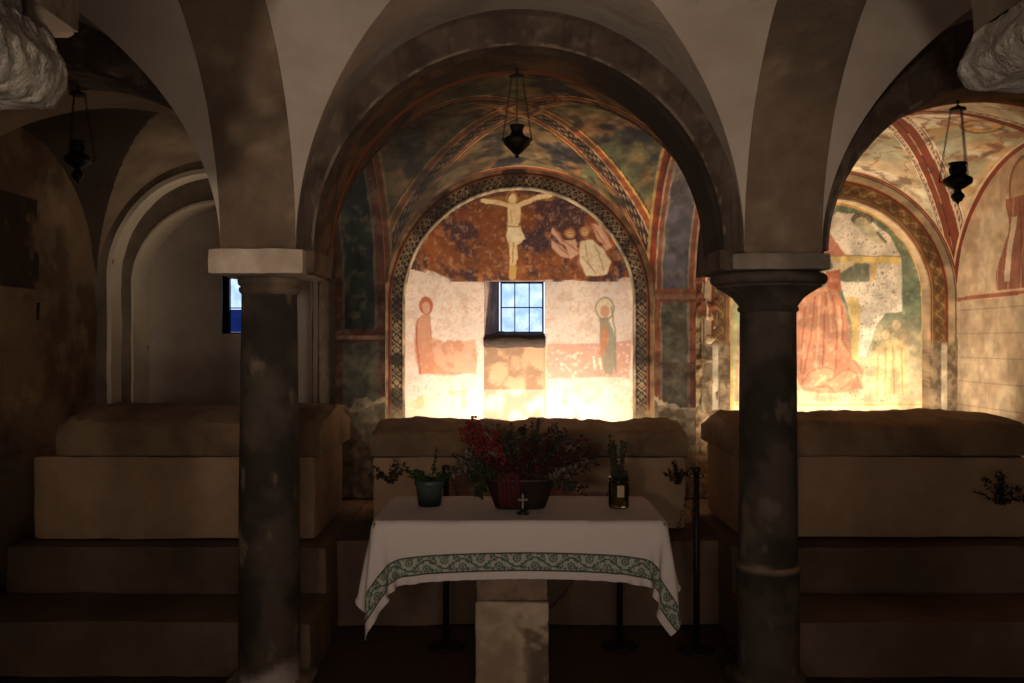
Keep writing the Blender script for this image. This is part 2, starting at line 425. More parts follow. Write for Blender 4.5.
# ------------------------------------------------------------------ painted cross arches of the back bays, pilasters
def stripes(P, xa, xb, kind):
    """painted decoration running up a pilaster and round the arch it carries"""
    X, Y, Z = P[..., 0], P[..., 1], P[..., 2]
    t = (X - xa) / (xb - xa) + (fbm(P, 9, 3) - .5) * .035
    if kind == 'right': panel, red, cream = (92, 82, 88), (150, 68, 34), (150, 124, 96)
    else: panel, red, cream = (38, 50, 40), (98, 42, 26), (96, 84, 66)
    c = np.zeros(P.shape) + panel
    n = fbm(P, 5, 8)
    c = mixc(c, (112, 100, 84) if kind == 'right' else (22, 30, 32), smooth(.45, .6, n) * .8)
    if kind == 'right': c = mixc(c, (70, 52, 48), smooth(.55, .65, fbm(P, 8, 18)) * .7)
    c = mixc(c, cream, ((t < .20) | (t > .78)) * 1.0); c = mixc(c, red, ((t < .15) | (t > .84)) * 1.0)
    if kind == 'right': c = mixc(c, (196, 158, 120), ((t > .02) & (t < .05)) * .8); c = mixc(c, (190, 150, 112), ((t > .95) & (t < .98)) * .8)
    zc = 1.92 if kind == 'right' else 1.64
    low = np.zeros(P.shape) + (94, 86, 66)
    low = mixc(low, (72, 66, 50), smooth(.4, .6, fbm(P, 7, 28))); low = mixc(low, (122, 108, 78), smooth(.6, .7, fbm(P, 4, 38)) * .6)
    low = mixc(low, cream, ((t < .18) | (t > .80)) * .8); low = mixc(low, red, ((t < .14) | (t > .86)) * .9)
    c = np.where((Z < zc)[..., None], low, c)
    c = mixc(c, red, (np.abs(Z - zc) < .045) * 1.0); c = mixc(c, (176, 130, 92), (np.abs(Z - zc + .01) < .012) * .7)
    zl = 1.16 + (fbm(P, 6, 48) - .5) * .25
    if kind == 'right':
        c = mixc(c, (74, 40, 28), (Z < 1.45) * .75 * smooth(.35, .6, n)); 
    rub = mixc(np.zeros(P.shape) + (150, 126, 92), (96, 76, 52), smooth(.40, .65, fbm(P, 26, 58)) * .7)
    c = np.where((Z < zl)[..., None], rub, c)
    c = mixc(c, (190, 166, 130), (np.abs(Z - zl) < .012) * .8)
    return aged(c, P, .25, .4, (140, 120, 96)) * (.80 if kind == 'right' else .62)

def cross_arch(xa, xb, kind, x_out=None):
    """soffit of the arch between two back bays and the pilaster under it"""
    n = 150; cy = (YB0 + 6.32) / 2; a = (6.32 - YB0) / 2
    th = np.linspace(0, PI, n)
    xs = np.linspace(xa, xb, 46)
    P = np.zeros((len(xs), n, 3)); P[..., 0] = xs[:, None]; P[..., 1] = (cy - a * np.cos(th))[None]; P[..., 2] = (1.9 + .93 * np.sin(th))[None]
    mb = MB(); mb.grid(P, stripes(P, xa, xb, kind).reshape(-1, 3), flip=True)
    for x, fl in ((xa, True), (xb, False)):                          # cheeks up behind the vault webs
        Q = np.zeros((2, n, 3)); Q[..., 0] = x; Q[..., 1] = (cy - a * np.cos(th)); Q[0, :, 2] = 1.9 + .93 * np.sin(th); Q[1, :, 2] = 3.2
        mb.grid(Q, np.zeros(Q.shape).reshape(-1, 3) + (110, 70, 44), flip=fl)
    tag(mb.build('trim_4', M['painted'], angle=40), kind='structure')
    zs = np.linspace(.5, 1.9, 150)
    P = np.zeros((len(xs), len(zs), 3)); P[..., 0] = xs[:, None]; P[..., 2] = zs[None]; P[..., 1] = 6.32 + (fbm(P, 8, 4) - .5) * .02
    mb = MB(); mb.grid(P, stripes(P, xa, xb, kind).reshape(-1, 3), flip=False)
    for x, fl in ((xa, False), (xb, True)):
        Q = np.zeros((5, len(zs), 3)); Q[..., 0] = x; Q[..., 1] = np.linspace(6.5, 6.32, 5)[:, None]; Q[..., 2] = zs[None]
        mb.grid(Q, mixc(np.zeros(Q.shape) + (150, 120, 86), (86, 56, 36), smooth(.4, .6, fbm(Q, 8, 3))).reshape(-1, 3), flip=fl)
    tag(mb.build('trim_5', M['painted'], angle=40), kind='structure')
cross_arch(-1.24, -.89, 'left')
cross_arch(1.0, 1.29, 'right')

def rubble_col(P, light=1.0):
    c = np.zeros(P.shape) + (166, 140, 104)
    c = mixc(c, (110, 88, 62), smooth(.40, .65, fbm(P, 30, 6)) * .8); c = mixc(c, (206, 184, 144), smooth(.6, .68, fbm(P, 7, 16)) * .7)
    return c * light
# rough unplastered strip between the centre and the right bay, and its mirror on the left
for (x0, x1, y, f) in ((1.29, 1.45, 6.345, 1.0), (-1.36, -1.24, 6.345, .7)):
    xs = np.linspace(x0, x1, 24); zs = np.linspace(.5, 2.05, 160)
    P = np.zeros((24, 160, 3)); P[..., 0] = xs[:, None]; P[..., 2] = zs[None]; P[..., 1] = y + (fbm(P, 13, 4) - .5) * (.05 if x0 > 0 else .006)
    c = rubble_col(P, f)
    if x0 > 0: c = mixc(c, (122, 72, 50), (P[..., 2] > 1.78 + (fbm(P, 8, 1) - .5) * .2) * .9); c = mixc(c, (226, 180, 140), (np.abs(P[..., 0] - 1.375 - (fbm(P, 3, 2) - .5) * .04) < .006) * (P[..., 2] > 1.6))
    else: c = mixc(c, (120, 104, 88), np.ones(c.shape[:-1]))
    mb = MB(); mb.grid(P, c.reshape(-1, 3)); tag(mb.build('trim_6', M['stone_attr'], angle=60), kind='structure')

# ------------------------------------------------------------------ back wall
# left bay: two plain stepped recesses
cxL = -2.13
o = arch_wall('wall_back', 'x', cxL, .72, .75, 2.05, -3.1, -1.24, YW, 6.56, ZTOP, M['plaster_dark'], zbot=.0)
o = arch_wall('wall_back', 'x', cxL + .015, .645, .60, 2.02, -3.1, -1.24, 6.561, 6.84, ZTOP, M['plaster_dark'], zbot=.0)
# pale plastered edges of the two recesses
def rim(cx, a, H, zs, y0, y1, w=.02, zb=1.0):
    pts = [(cx - a, z) for z in np.linspace(zb, zs, 30)[:-1]] + [(cx - a * math.cos(t), zs + H * math.sin(t)) for t in np.linspace(0, PI, 90)] + [(cx + a, z) for z in np.linspace(zs, zb, 30)[1:]]
    pts = np.array(pts); cen = np.array([cx, zs])
    rows = []
    for (k, y) in ((1 + w / a, y0 - .003), (1 - .004, y0 - .006), (1 - .006, y1)):
        q = pts.copy(); q[:, 0] = cx + (q[:, 0] - cx) * k; up = q[:, 1] > zs; q[up, 1] = zs + (q[up, 1] - zs) * k
        rows.append(np.stack([q[:, 0], np.full(len(q), y), q[:, 1]], -1))
    P = np.stack(rows, 1); P[..., 0] += (fbm(P, 5, 9) - .5)[..., ] * .02
    mb = MB(); mb.grid(P); tag(mb.build('trim_7', M['plaster_pale'], angle=50), kind='structure')
rim(cxL, .72, .75, 2.05, YW, 6.56, .03)
rim(cxL + .015, .645, .60, 2.02, 6.56, 6.84, .015)

def plate_with_hole(name, x0, x1, z0, z1, y, hx0, hx1, hz0, hz1, deep, mat, fn=None, step=.012, splay=0, sill_drop=0):
    """wall skin in front of the camera with a rectangular hole and reveals going back"""
    def axis_pts(a, b, cuts):
        pts = set(np.round(np.arange(a, b, step), 5)) | {a, b} | set(cuts); pts = sorted(pts)
        out = [pts[0]]
        for p in pts[1:]:
            if p - out[-1] < step * .3 and p not in cuts and p != b: continue
            if p - out[-1] < step * .3 and out[-1] not in cuts and len(out) > 1: out[-1] = p
            else: out.append(p)
        return np.array(out)
    xs = axis_pts(x0, x1, (hx0, hx1)); zs = axis_pts(z0, z1, (hz0, hz1))
    P = np.zeros((len(xs), len(zs), 3)); P[..., 0] = xs[:, None]; P[..., 1] = y; P[..., 2] = zs[None]
    Fc = grid_faces(len(xs), len(zs))
    cen = P.reshape(-1, 3)[Fc].mean(1)
    keep = ~((cen[:, 0] > hx0) & (cen[:, 0] < hx1) & (cen[:, 2] > hz0) & (cen[:, 2] < hz1))
    mb = MB(); mb.add(P.reshape(-1, 3), Fc[keep], None if fn is None else fn(P).reshape(-1, 3))
    return mb

# ---- fresco painter: works in pixels of the wall's own drawing, scaled to metres
class Canvas:
    def __init__(s, X, Z, sc_, base):
        s.x = 512 + X * sc_; s.y = 341 - (Z - EYE) * sc_
        s.P = np.stack([s.x, s.y], -1)
        s.c = np.zeros(X.shape + (3,)) + base
        s.wx = (fbm(s.P, .12, 5) - .5) * 3.0; s.wy = (fbm(s.P, .12, 15) - .5) * 3.0
    def put(s, mask, col, k=1.0): s.c = mixc(s.c, col, mask * k)
    def poly(s, pts, col, k=1.0, soft=.8, rough=1.0):
        x = s.x + s.wx * rough; y = s.y + s.wy * rough
        pts = [tuple(p) for p in pts]; ins = np.zeros(x.shape, bool); dist = np.full(x.shape, 1e9)
        for (ax, ay), (bx, by) in zip(pts, pts[1:] + pts[:1]):
            cond = ((ay > y) != (by > y)) & (x < (bx - ax) * (y - ay) / ((by - ay) or 1e-9) + ax); ins ^= cond
            dx, dy = bx - ax, by - ay; t = np.clip(((x - ax) * dx + (y - ay) * dy) / (dx * dx + dy * dy + 1e-9), 0, 1)
            dist = np.minimum(dist, np.hypot(x - ax - t * dx, y - ay - t * dy))
        sd = np.where(ins, dist, -dist); s.put(smooth(-soft, soft, sd), col, k)
    def line(s, pts, w, col, k=1.0, rough=1.0):
        x = s.x + s.wx * rough; y = s.y + s.wy * rough; dist = np.full(x.shape, 1e9)
        for (ax, ay), (bx, by) in zip(pts, pts[1:]):
            dx, dy = bx - ax, by - ay; t = np.clip(((x - ax) * dx + (y - ay) * dy) / (dx * dx + dy * dy + 1e-9), 0, 1)
            dist = np.minimum(dist, np.hypot(x - ax - t * dx, y - ay - t * dy))
        s.put(smooth(w / 2 + .5, w / 2 - .3, dist), col, k)
    def ell(s, cx, cy, rx, ry, col, k=1.0, ring=None):
        x = s.x + s.wx * .5; y = s.y + s.wy * .5
        d = np.hypot((x - cx) / rx, (y - cy) / ry)
        if ring: s.put(smooth(ring, ring * .4, np.abs(d - 1)), col, k)
        else: s.put(smooth(1.08, .92, d), col, k)
    def mottle(s, col, scale, lo, hi, k=1.0, seed=0, where=None):
        m = smooth(lo, hi, fbm(s.P, scale, seed));
        if where is not None: m = m * where
        s.put(m, col, k)

def in_poly(s, pts): pass

def central_fresco(X, Z):
    c = Canvas(X, Z, 139.5, (214, 197, 186))
    c.mottle((226, 206, 190), .03, .4, .6, 1, 3); c.mottle((196, 168, 150), .06, .55, .7, .5, 5)
    # upper painted sky field
    top = [(385, 180), (650, 180), (650, 277), (622, 277), (600, 281), (560, 279), (545, 279), (497, 280), (486, 282), (470, 280), (445, 276), (430, 270), (415, 266), (385, 262)]
    c.poly(top, (124, 70, 40), 1, .6, .6)
    yb = 281 - 12 * smooth(450, 410, c.x); msk = (c.y < yb) * 1.0
    c.mottle((70, 48, 50), .035, .48, .6, .9, 7, msk); c.mottle((148, 86, 44), .05, .55, .68, .8, 17, msk)
    c.mottle((56, 40, 50), .05, .50, .62, .9, 27, msk * smooth(500, 560, c.x)); c.mottle((176, 110, 66), .12, .62, .7, .6, 37, msk)
    c.put(msk * smooth(215, 190, c.y), (62, 44, 44), .6)
    # cross and the figure on it
    c.line([(513, 276), (513, 196)], 7, (206, 164, 92)); c.line([(484, 200), (552, 197)], 6, (150, 100, 54), .8)
    pale = (232, 204, 150)
    c.line([(483, 200), (498, 202), (513, 206)], 4.2, pale); c.line([(551, 194), (532, 199), (515, 206)], 4.4, pale)
    c.ell(512.5, 199, 4.2, 5.2, pale); c.ell(512, 197, 5.5, 6, (196, 150, 92), .5, .25)
    c.poly([(507, 205), (521, 205), (520, 218), (518, 226), (524, 234), (521, 242), (517, 244), (518, 256), (516, 264), (510, 264), (510, 246), (506, 236), (508, 224)], pale)
    c.poly([(507, 226), (520, 225), (525, 238), (518, 241), (508, 239)], (240, 222, 180)); c.line([(513, 242), (513, 262)], 1.0, (150, 104, 60), .7)
    c.line([(508, 226), (519, 226)], 1, (150, 100, 60), .8); c.line([(511, 210), (512, 222)], .8, (170, 124, 80), .6)
    # winged figures on the right
    for (px, py, rx, ry) in ((570, 233, 7, 6), (585, 231, 6.5, 6.5)):
        c.ell(px, py, rx * .85, ry * .85, (186, 136, 76), .9); c.ell(px, py + 1, rx * .42, ry * .55, (214, 170, 128)); c.ell(px, py, rx * .85, ry * .85, (130, 66, 40), .7, .18); c.line([(px - 1.5, py), (px + 1.5, py)], .6, (110, 60, 40), .7); c.line([(px - 1, py + 3), (px + 1, py + 3)], .5, (130, 60, 40), .7)
    for pts in ([(553, 226), (560, 234), (566, 246), (560, 243), (551, 232)], [(550, 238), (562, 246), (572, 258), (561, 256), (552, 248)],
                [(598, 218), (606, 230), (613, 246), (606, 250), (600, 236)], [(590, 222), (600, 226), (606, 244), (598, 240)], [(563, 240), (575, 239), (580, 252), (570, 259)]):
        c.poly(pts, (224, 178, 148), .9, .7); c.line([pts[0], pts[2]], .9, (158, 76, 50), .8)
    c.poly([(580, 240), (592, 239), (604, 248), (611, 262), (607, 274), (587, 276), (579, 262)], (226, 206, 170)); 
    for q in ([(586, 244), (588, 262), (596, 272)], [(595, 244), (600, 258), (604, 270)], [(582, 256), (592, 268)]): c.line(q, .9, (168, 128, 92), .8)
    # lower wash fields
    c.poly([(414, 338), (428, 336), (440, 341), (476, 339), (477, 373), (440, 375), (420, 372), (415, 350)], (196, 142, 112), .75, 1.2)
    c.poly([(547, 343), (575, 344), (632, 340), (629, 378), (600, 376), (547, 379)], (186, 140, 122), .85, 1.0)
    w = ((c.x > 547) & (c.x < 630) & (c.y > 343) & (c.y < 378)) * 1.0
    c.mottle((226, 196, 180), .35, .55, .65, .8, 3, w); w = ((c.x > 414) & (c.x < 477) & (c.y > 339) & (c.y < 374)) * 1.0; c.mottle((172, 110, 84), .1, .5, .62, .5, 8, w)
    # standing figure, left
    c.ell(426, 305, 7, 9, (166, 84, 60), .9); c.ell(426, 307, 4, 6, (206, 160, 132)); 
    c.poly([(421, 314), (429, 313), (431, 338), (436, 372), (418, 374), (414, 340), (416, 322)], (190, 130, 102), .85); c.line([(418, 318), (416, 336), (420, 372)], 1.2, (140, 76, 56), .7); c.line([(430, 316), (431, 340)], 1, (150, 86, 64), .7)
    # standing figure, right
    c.ell(605, 308, 9, 11, (214, 196, 166), .8); c.ell(605, 308, 9, 11, (140, 136, 112), .9, .12); c.ell(605, 311, 4.5, 6, (196, 150, 120))
    c.poly([(599, 318), (608, 316), (615, 336), (616, 360), (612, 376), (604, 372), (600, 345)], (136, 132, 112), .85); c.poly([(603, 322), (608, 330), (606, 348), (599, 356)], (196, 120, 84), .8)
    c.line([(612, 306), (615, 330), (616, 372)], 1.4, (116, 128, 112), .8); c.line([(594, 356), (594, 366)], 2, (232, 210, 186)); c.line([(600, 358), (601, 368)], 2, (232, 210, 186))
    c.mottle((206, 160, 126), .25, .55, .75, .45, 44); c.mottle((170, 128, 104), .6, .5, .7, .25, 54)
    # bare lower plaster
    c.put(smooth(395, 401, c.y + c.wy * 2), (222, 204, 174), .7); c.mottle((190, 150, 104), .08, .6, .7, .5, 4, (c.y > 390) * 1.0)
    c.put(((c.x > 484) & (c.x < 546) & (c.y > 341)) * 1.0, (206, 164, 118), .85)
    c.put(((c.x > 484) & (c.x < 546) & (c.y > 390)) * 1.0, (216, 184, 134), .8)
    return c.c

NX0, NX1, NZ0, NZ1 = -.20, .235, 1.28, 2.035
yL = 6.455
def crop(mb, cx, r, zs):
    V = np.concatenate(mb.V); F_ = np.array(mb.F); q = V[F_].mean(1)
    mb.F = F_[np.hypot(q[:, 0] - cx, np.maximum(q[:, 2] - zs, 0)) < r].tolist()
mb = plate_with_hole('', -.86, .96, .5, 2.75, yL, NX0, NX1, .6, NZ1, .3, None, fn=lambda P: central_fresco(P[..., 0], P[..., 2]), step=.0062)
crop(mb, .05, .85, 1.87)
tag(mb.build('lunette_fresco', M['fresco'], smooth_=False), 'pale central lunette fresco with a figure on a cross, around the barred window', 'fresco')
# niche under / around the window: splayed left reveal, shallow apron below, deep window recess above
def reveal(mb, pts, col, n=6):
    A, B, C_, D = [np.array(p, float) for p in pts]; u = np.linspace(0, 1, n)
    P = np.array([[(A * (1 - s) + B * s) * (1 - t) + (D * (1 - s) + C_ * s) * t for s in u] for t in u])
    c = mixc(np.zeros(P.shape) + col, np.array(col) * .75, smooth(.45, .6, fbm(P, 9, 3)))
    mb.add(P.reshape(-1, 3), grid_faces(n, n), c.reshape(-1, 3))
mb = MB(); yb = 6.98; ya = 6.468
zs_ = 1.66                                                 # window sill height at the wall
wx0, wx1 = -.10, .245                                      # glass opening
reveal(mb, [(NX0, yL, 1.63), (wx0, yb, 1.66), (wx0, yb, 2.06), (NX0, yL, NZ1)], (196, 170, 156), 20)
reveal(mb, [(wx1 + .01, yb, 1.66), (NX1, yL, 1.63), (NX1, yL, NZ1), (wx1 + .01, yb, 2.06)], (190, 166, 150), 20)
reveal(mb, [(wx0, yb, 2.06), (wx1 + .01, yb, 2.06), (NX1, yL, NZ1), (NX0, yL, NZ1)], (190, 166, 150), 20)
reveal(mb, [(NX0, yL, .6), (NX0, ya, .6), (NX0, ya, 1.6), (NX0, yL, 1.6)], (206, 180, 150), 5)
reveal(mb, [(NX1, ya, .6), (NX1, yL, .6), (NX1, yL, 1.6), (NX1, ya, 1.6)], (206, 180, 150), 5)
reveal(mb, [(NX0, ya, 1.255), (NX1, ya, 1.255), (NX1, ya, 1.6), (NX0, ya, 1.6)], (190, 152, 122), 40)
reveal(mb, [(NX0, ya, .6), (NX1, ya, .6), (NX1, ya, 1.255), (NX0, ya, 1.255)], (214, 194, 166), 40)
tag(mb.build('trim_8', M['fresco'], smooth_=False), kind='structure')
mb = MB(); nn = 30
P = np.zeros((nn, 12, 3)); P[..., 0] = np.linspace(NX0 - .005, NX1 + .005, nn)[:, None]
pr = [(6.475, 1.55), (6.45, 1.565), (6.442, 1.60), (6.45, 1.63), (6.47, 1.645), (6.52, 1.65), (6.6, 1.655), (6.7, 1.66), (6.8, 1.665), (6.9, 1.67), (6.98, 1.675), (6.99, 1.62)]
for k, (y, z) in enumerate(pr): P[:, k, 1] = y; P[:, k, 2] = z
P[..., 2] += (fbm(P, 10, 3) - .5) * .03; P[..., 1] += (fbm(P, 12, 8) - .5) * .02
mb.grid(P, np.zeros(P.shape).reshape(-1, 3) + (66, 54, 48), flip=True); tag(mb.build('trim_9', M['stone_attr']), kind='structure')

# central window: iron grid in front of the pane
def window(name, x0, x1, z0, z1, y, nv, nh, panes, off=0):
    t = empty(name, ((x0 + x1) / 2, y, z0)); tag(t, kind='structure')
    hx = (x1 - x0) / 2; H = z1 - z0
    f = MB()
    w = .012
    for b in ((-hx, -hx + w, 0, H), (hx - w, hx, 0, H), (-hx + w, hx - w, 0, w), (-hx + w, hx - w, H - w, H)): f.box(b[0], b[1], -.02, .02, b[2], b[3])
    f.build('frame', M['iron'], t, smooth_=False)
    for k in range(nv):
        q = MB(); x = -hx + 2 * hx * (k + 1) / (nv + 1); q.tube([(x, -.012, 0.01), (x, -.012, H - .01)], .0042); q.build('bar', M['iron'], t)
    for k in range(nh):
        q = MB(); z = H * (k + 1) / (nh + 1) + off; q.tube([(-hx + .01, -.004, z), (hx - .01, -.004, z)], .0048); q.build('bar', M['iron'], t)
    for (za, zb, mt) in panes:
        q = MB(); q.box(-hx + w, hx - w, .008, .012, za + .001, zb - .001); q.build('pane', mt, t, smooth_=False)
    return t
w1 = window('window_1', -.09, .245, 1.665, 2.06, 6.97, 2, 1, [(0.012, .383, M['pane'])])
w1['label'] = 'small barred window of six pale blue panes in the central lunette'

# left lunette wall with window
lx0, lx1, lz0, lz1 = -2.205, -1.82, 1.66, 2.10
mb = plate_with_hole('', -3.1, -1.24, 0.0, 2.9, 6.841, lx0, lx1, lz0, lz1, .3, None, step=.08)
tag(mb.build('wall_back', M['plaster'], smooth_=False), kind='structure')
mb = MB()
mb.add([(lx0, 6.841, lz0), (lx1, 6.841, lz0), (lx1, 7.03, lz0 + .0), (lx0, 7.03, lz0 + .0), (lx0, 6.841, lz1), (lx1, 6.841, lz1), (lx1, 7.03, lz1), (lx0, 7.03, lz1)],
       [[0, 1, 2, 3], [4, 7, 6, 5], [0, 3, 7, 4], [1, 5, 6, 2]])
tag(mb.build('trim_10', M['plaster_dark'], smooth_=False), kind='structure')
w2 = window('window_2', lx0, lx1, lz0, lz1, 7.0, 1, 1, [(0.012, .19, M['pane_blue']), (.20, .428, M['pane'])], off=-.02)
w2['label'] = 'small window behind the left column, bright pane over a dark blue pane'

# right bay lunette
def right_fresco(X, Z):
    c = Canvas(X, Z, 139.5, (196, 182, 138))
    c.put(smooth(345, 300, c.y + c.wy * 3), (92, 112, 88), .9); c.mottle((126, 138, 104), .05, .45, .6, .7, 3, smooth(360, 330, c.y))
    c.mottle((214, 190, 140), .04, .5, .62, .6, 13, smooth(320, 350, c.y))
    E = lambda pts: [(710 + x / 2.847, 190 + y / 2.847) for x, y in pts]
    white = (228, 212, 184)
    c.poly(E([(330, 90), (360, 60), (410, 66), (470, 95), (515, 130), (542, 190), (545, 240), (548, 345), (500, 350), (470, 390), (445, 470), (425, 470), (390, 320), (360, 250), (330, 150)]), white)
    c.mottle((120, 112, 90), .5, .64, .7, .7, 5, smooth(0, 30, c.x - 825) * smooth(905, 890, c.x))
    c.poly(E([(300, 95), (330, 85), (345, 130), (380, 175), (395, 190), (330, 190), (300, 150)]), (182, 104, 78), .9)
    c.ell(862, 219, 9, 5, (112, 100, 78), .9); c.ell(861, 221, 6, 4, (222, 194, 150)); c.ell(862, 219, 10, 6, (92, 72, 50), .8, .14)
    c.poly(E([(405, 90), (440, 80), (470, 110), (505, 150), (480, 152), (440, 128)]), (196, 188, 142), .9); c.line(E([(478, 120), (500, 145)]), 3, (92, 90, 76), .8)
    c.poly(E([(345, 186), (540, 188), (541, 208), (345, 207)]), (228, 194, 108)); c.line(E([(345, 186), (540, 188)]), 1, (170, 124, 60), .8)
    c.poly(E([(330, 245), (400, 205), (460, 208), (458, 258), (420, 262), (370, 258), (340, 250)]), (118, 122, 96)); c.poly(E([(300, 240), (355, 220), (405, 200), (412, 210), (370, 235), (305, 246)]), (232, 204, 152))
    c.poly(E([(452, 205), (478, 205), (470, 255), (455, 262)]), (222, 186, 116), .9)
    robe = (204, 134, 98)
    c.poly(E([(235, 330), (268, 292), (330, 270), (360, 282), (385, 330), (398, 400), (405, 470), (435, 510), (433, 560), (400, 572), (350, 578), (265, 572), (240, 520)]), robe)
    c.poly(E([(330, 230), (370, 225), (372, 290), (330, 275)]), (176, 98, 66))
    for q in ([(300, 300), (290, 400), (262, 540)], [(330, 290), (325, 400), (320, 500)], [(350, 300), (362, 420), (356, 520)], [(375, 330), (380, 430), (430, 520)], [(270, 330), (262, 430), (258, 520)],
              [(262, 552), (280, 520), (305, 506), (335, 503), (356, 516), (352, 532), (330, 545)], [(356, 530), (375, 512), (398, 510), (416, 522), (424, 545)], [(300, 560), (335, 556), (352, 572)], [(372, 566), (395, 552), (400, 540)]):
        c.line(E(q), 1.7, (170, 96, 66), .65)
    for q in ([(312, 300), (308, 420), (300, 500)], [(340, 300), (345, 400)], [(366, 330), (372, 440)], [(300, 555), (330, 530)]): c.line(E(q), 2.4, (232, 172, 126), .7)
    c.poly(E([(388, 300), (425, 305), (430, 330), (420, 480), (405, 480), (405, 400)]), (226, 190, 106), .9)
    # small kneeling group
    for i_, (px, py) in enumerate(((500, 410), (530, 385), (550, 420), (480, 455))):
        c.ell(710 + px / 2.847, 190 + py / 2.847, 4.5, 5.5, (224, 190, 140), .7); c.ell(710 + px / 2.847, 190 + py / 2.847, 4.5, 5.5, (186, 150, 100), .6, .2)
    c.poly(E([(462, 470), (490, 430), (530, 420), (566, 450), (566, 590), (462, 590)]), (226, 198, 134), .8)
    for q in ([(478, 470), (476, 580)], [(500, 450), (498, 585)], [(520, 440), (524, 580)], [(545, 450), (548, 580)]): c.line(E(q), 1.5, (184, 146, 88), .7)
    # left strip of the picture
    c.poly([(722, 300), (736, 290), (744, 310), (744, 400), (722, 400)], (176, 190, 140), .8); c.line([(740, 320), (736, 400)], 3, (206, 140, 96), .7); c.line([(728, 300), (726, 400)], 2, (140, 160, 130), .7)
    c.put(smooth(399, 404, c.y + c.wy), (236, 214, 156), .9); c.line([(722, 404), (930, 404)], 1.6, (226, 178, 96), .8, .4)  # yellowish foot: the glow from below is painted into the colour
    # drawn frame
    d = np.hypot(c.x - 827, np.minimum(c.y - 298, 0)) * 1.0
    c.put((d > 94) * 1.0, (224, 176, 88)); c.put((d > 97) * 1.0, (236, 218, 184)); c.put((d > 100.5) * 1.0, (170, 92, 52))
    c.mottle((226, 206, 172), .22, .52, .8, .35, 44); c.mottle((160, 124, 92), .5, .5, .75, .22, 54)
    return aged(c.c, np.stack([X, X * 0, Z], -1), .15, .25)
xs = np.linspace(1.36, 3.14, 300); zs = np.linspace(.5, 2.75, 330)
P = np.zeros((300, 330, 3)); P[..., 0] = xs[:, None]; P[..., 1] = 6.45; P[..., 2] = zs[None]
mb = MB(); mb.grid(P, right_fresco(P[..., 0], P[..., 2]).reshape(-1, 3)); crop(mb, 2.24, .75, 1.905)
tag(mb.build('lunette_fresco', M['fresco'], smooth_=False), 'right lunette fresco with a large orange robe and a pale figure on green', 'fresco')

# projecting painted rings round the lunettes
def ring(cx, ai, ao, zs, zb, y0, y1, fn, lo=0):
    n = 260; th = np.linspace(0, PI, n); m = 26
    pts = [(-1, 0, z) for z in np.linspace(zb, zs, 110)[:-1]] + [(-math.cos(t), math.sin(t), zs) for t in th] + [(1, 0, z) for z in np.linspace(zs, zb, 110)[1:]]
    pts = np.array(pts)
    rows = [(ai, y1)] + [(r, y0) for r in np.linspace(ai, ao, m)] + [(ao, y1)]
    P = np.zeros((len(pts), len(rows), 3)); R = np.zeros(P.shape[:2])
    arc = np.concatenate([[0], np.cumsum(np.hypot(np.diff(pts[:, 0]) + 0, np.diff(pts[:, 1])) * ai + np.abs(np.diff(pts[:, 2])))])
    for k, (r, y) in enumerate(rows):
        P[:, k, 0] = cx + r * pts[:, 0]; P[:, k, 1] = y; P[:, k, 2] = pts[:, 2] + r * pts[:, 1]; R[:, k] = r
    S = np.repeat(arc[:, None], len(rows), 1)
    C = fn(P, (R - ai) / (ao - ai), S)
    mb = MB(); mb.grid(P, C.reshape(-1, 3)); tag(mb.build('trim_11', M['painted'], angle=40), kind='structure')
def ring_center(P, t, S):
    c = np.zeros(P.shape) + (62, 40, 28)
    ph = S / .045
    q = np.abs(((ph) % 1) - .5) * 2; r2 = np.abs(t - .42) / .28
    c = mixc(c, (184, 154, 116), (np.abs(q + r2 - 1) < .28) * (t > .12) * (t < .72) * .9); c = mixc(c, (170, 138, 98), ((q + r2) < .35) * .9)
    c = mixc(c, (206, 182, 142), (t < .07)); c = mixc(c, (60, 36, 26), (t >= .07) & (t < .12)); c = mixc(c, (150, 106, 72), (t >= .72) & (t < .78))
    c = mixc(c, (128, 48, 28), (t >= .80) & (t < .94)); c = mixc(c, (176, 138, 92), (t >= .94))
    c = mixc(c, (46, 32, 26), smooth(.55, .7, fbm(P, 7, 3)) * .6)
    low = smooth(1.18, 1.08, P[..., 2] + (fbm(P, 9, 3) - .5) * .2)
    return mixc(c, (176, 146, 104), low * .9)
def ring_right(P, t, S):
    c = np.zeros(P.shape) + (138, 98, 54)
    w = np.sin(S / .11 * 2 * PI) * .18
    c = mixc(c, (196, 152, 84), (np.abs(t - .55 - w) < .06) * .7); c = mixc(c, (110, 64, 34), (np.abs(t - .55 + w) < .06) * .6)
    c = mixc(c, (206, 170, 124), (t < .07)); c = mixc(c, (150, 70, 42), (t >= .07) & (t < .16)); c = mixc(c, (196, 140, 90), (t >= .16) & (t < .19)); c = mixc(c, (146, 58, 30), (t > .84)); c = mixc(c, (206, 160, 104), (t > .95) & (t < 1)); c = mixc(c, (200, 172, 130), (t >= 1)); c = mixc(c, (128, 60, 36), np.abs(t - 1.3) < .03)
    z = P[..., 2]; low = smooth(1.62, 1.56, z + (fbm(P, 9, 3) - .5) * .1)
    r = rubble_col(P); r = mixc(r, (226, 206, 168), (t > .62) & (t < .9))
    return c * (1 - low[..., None]) + r * low[..., None]
ring(.05, .815, .955, 1.87, .5, 6.345, 6.46, lambda P, t, S: aged(ring_center(P, t * 1.2, S), P, .1, .4) * .72)
ring(2.24, .70, .905, 1.905, .5, 6.345, 6.46, lambda P, t, S: aged(ring_right(P, t * 1.44, S), P, .15, .3) * .9)
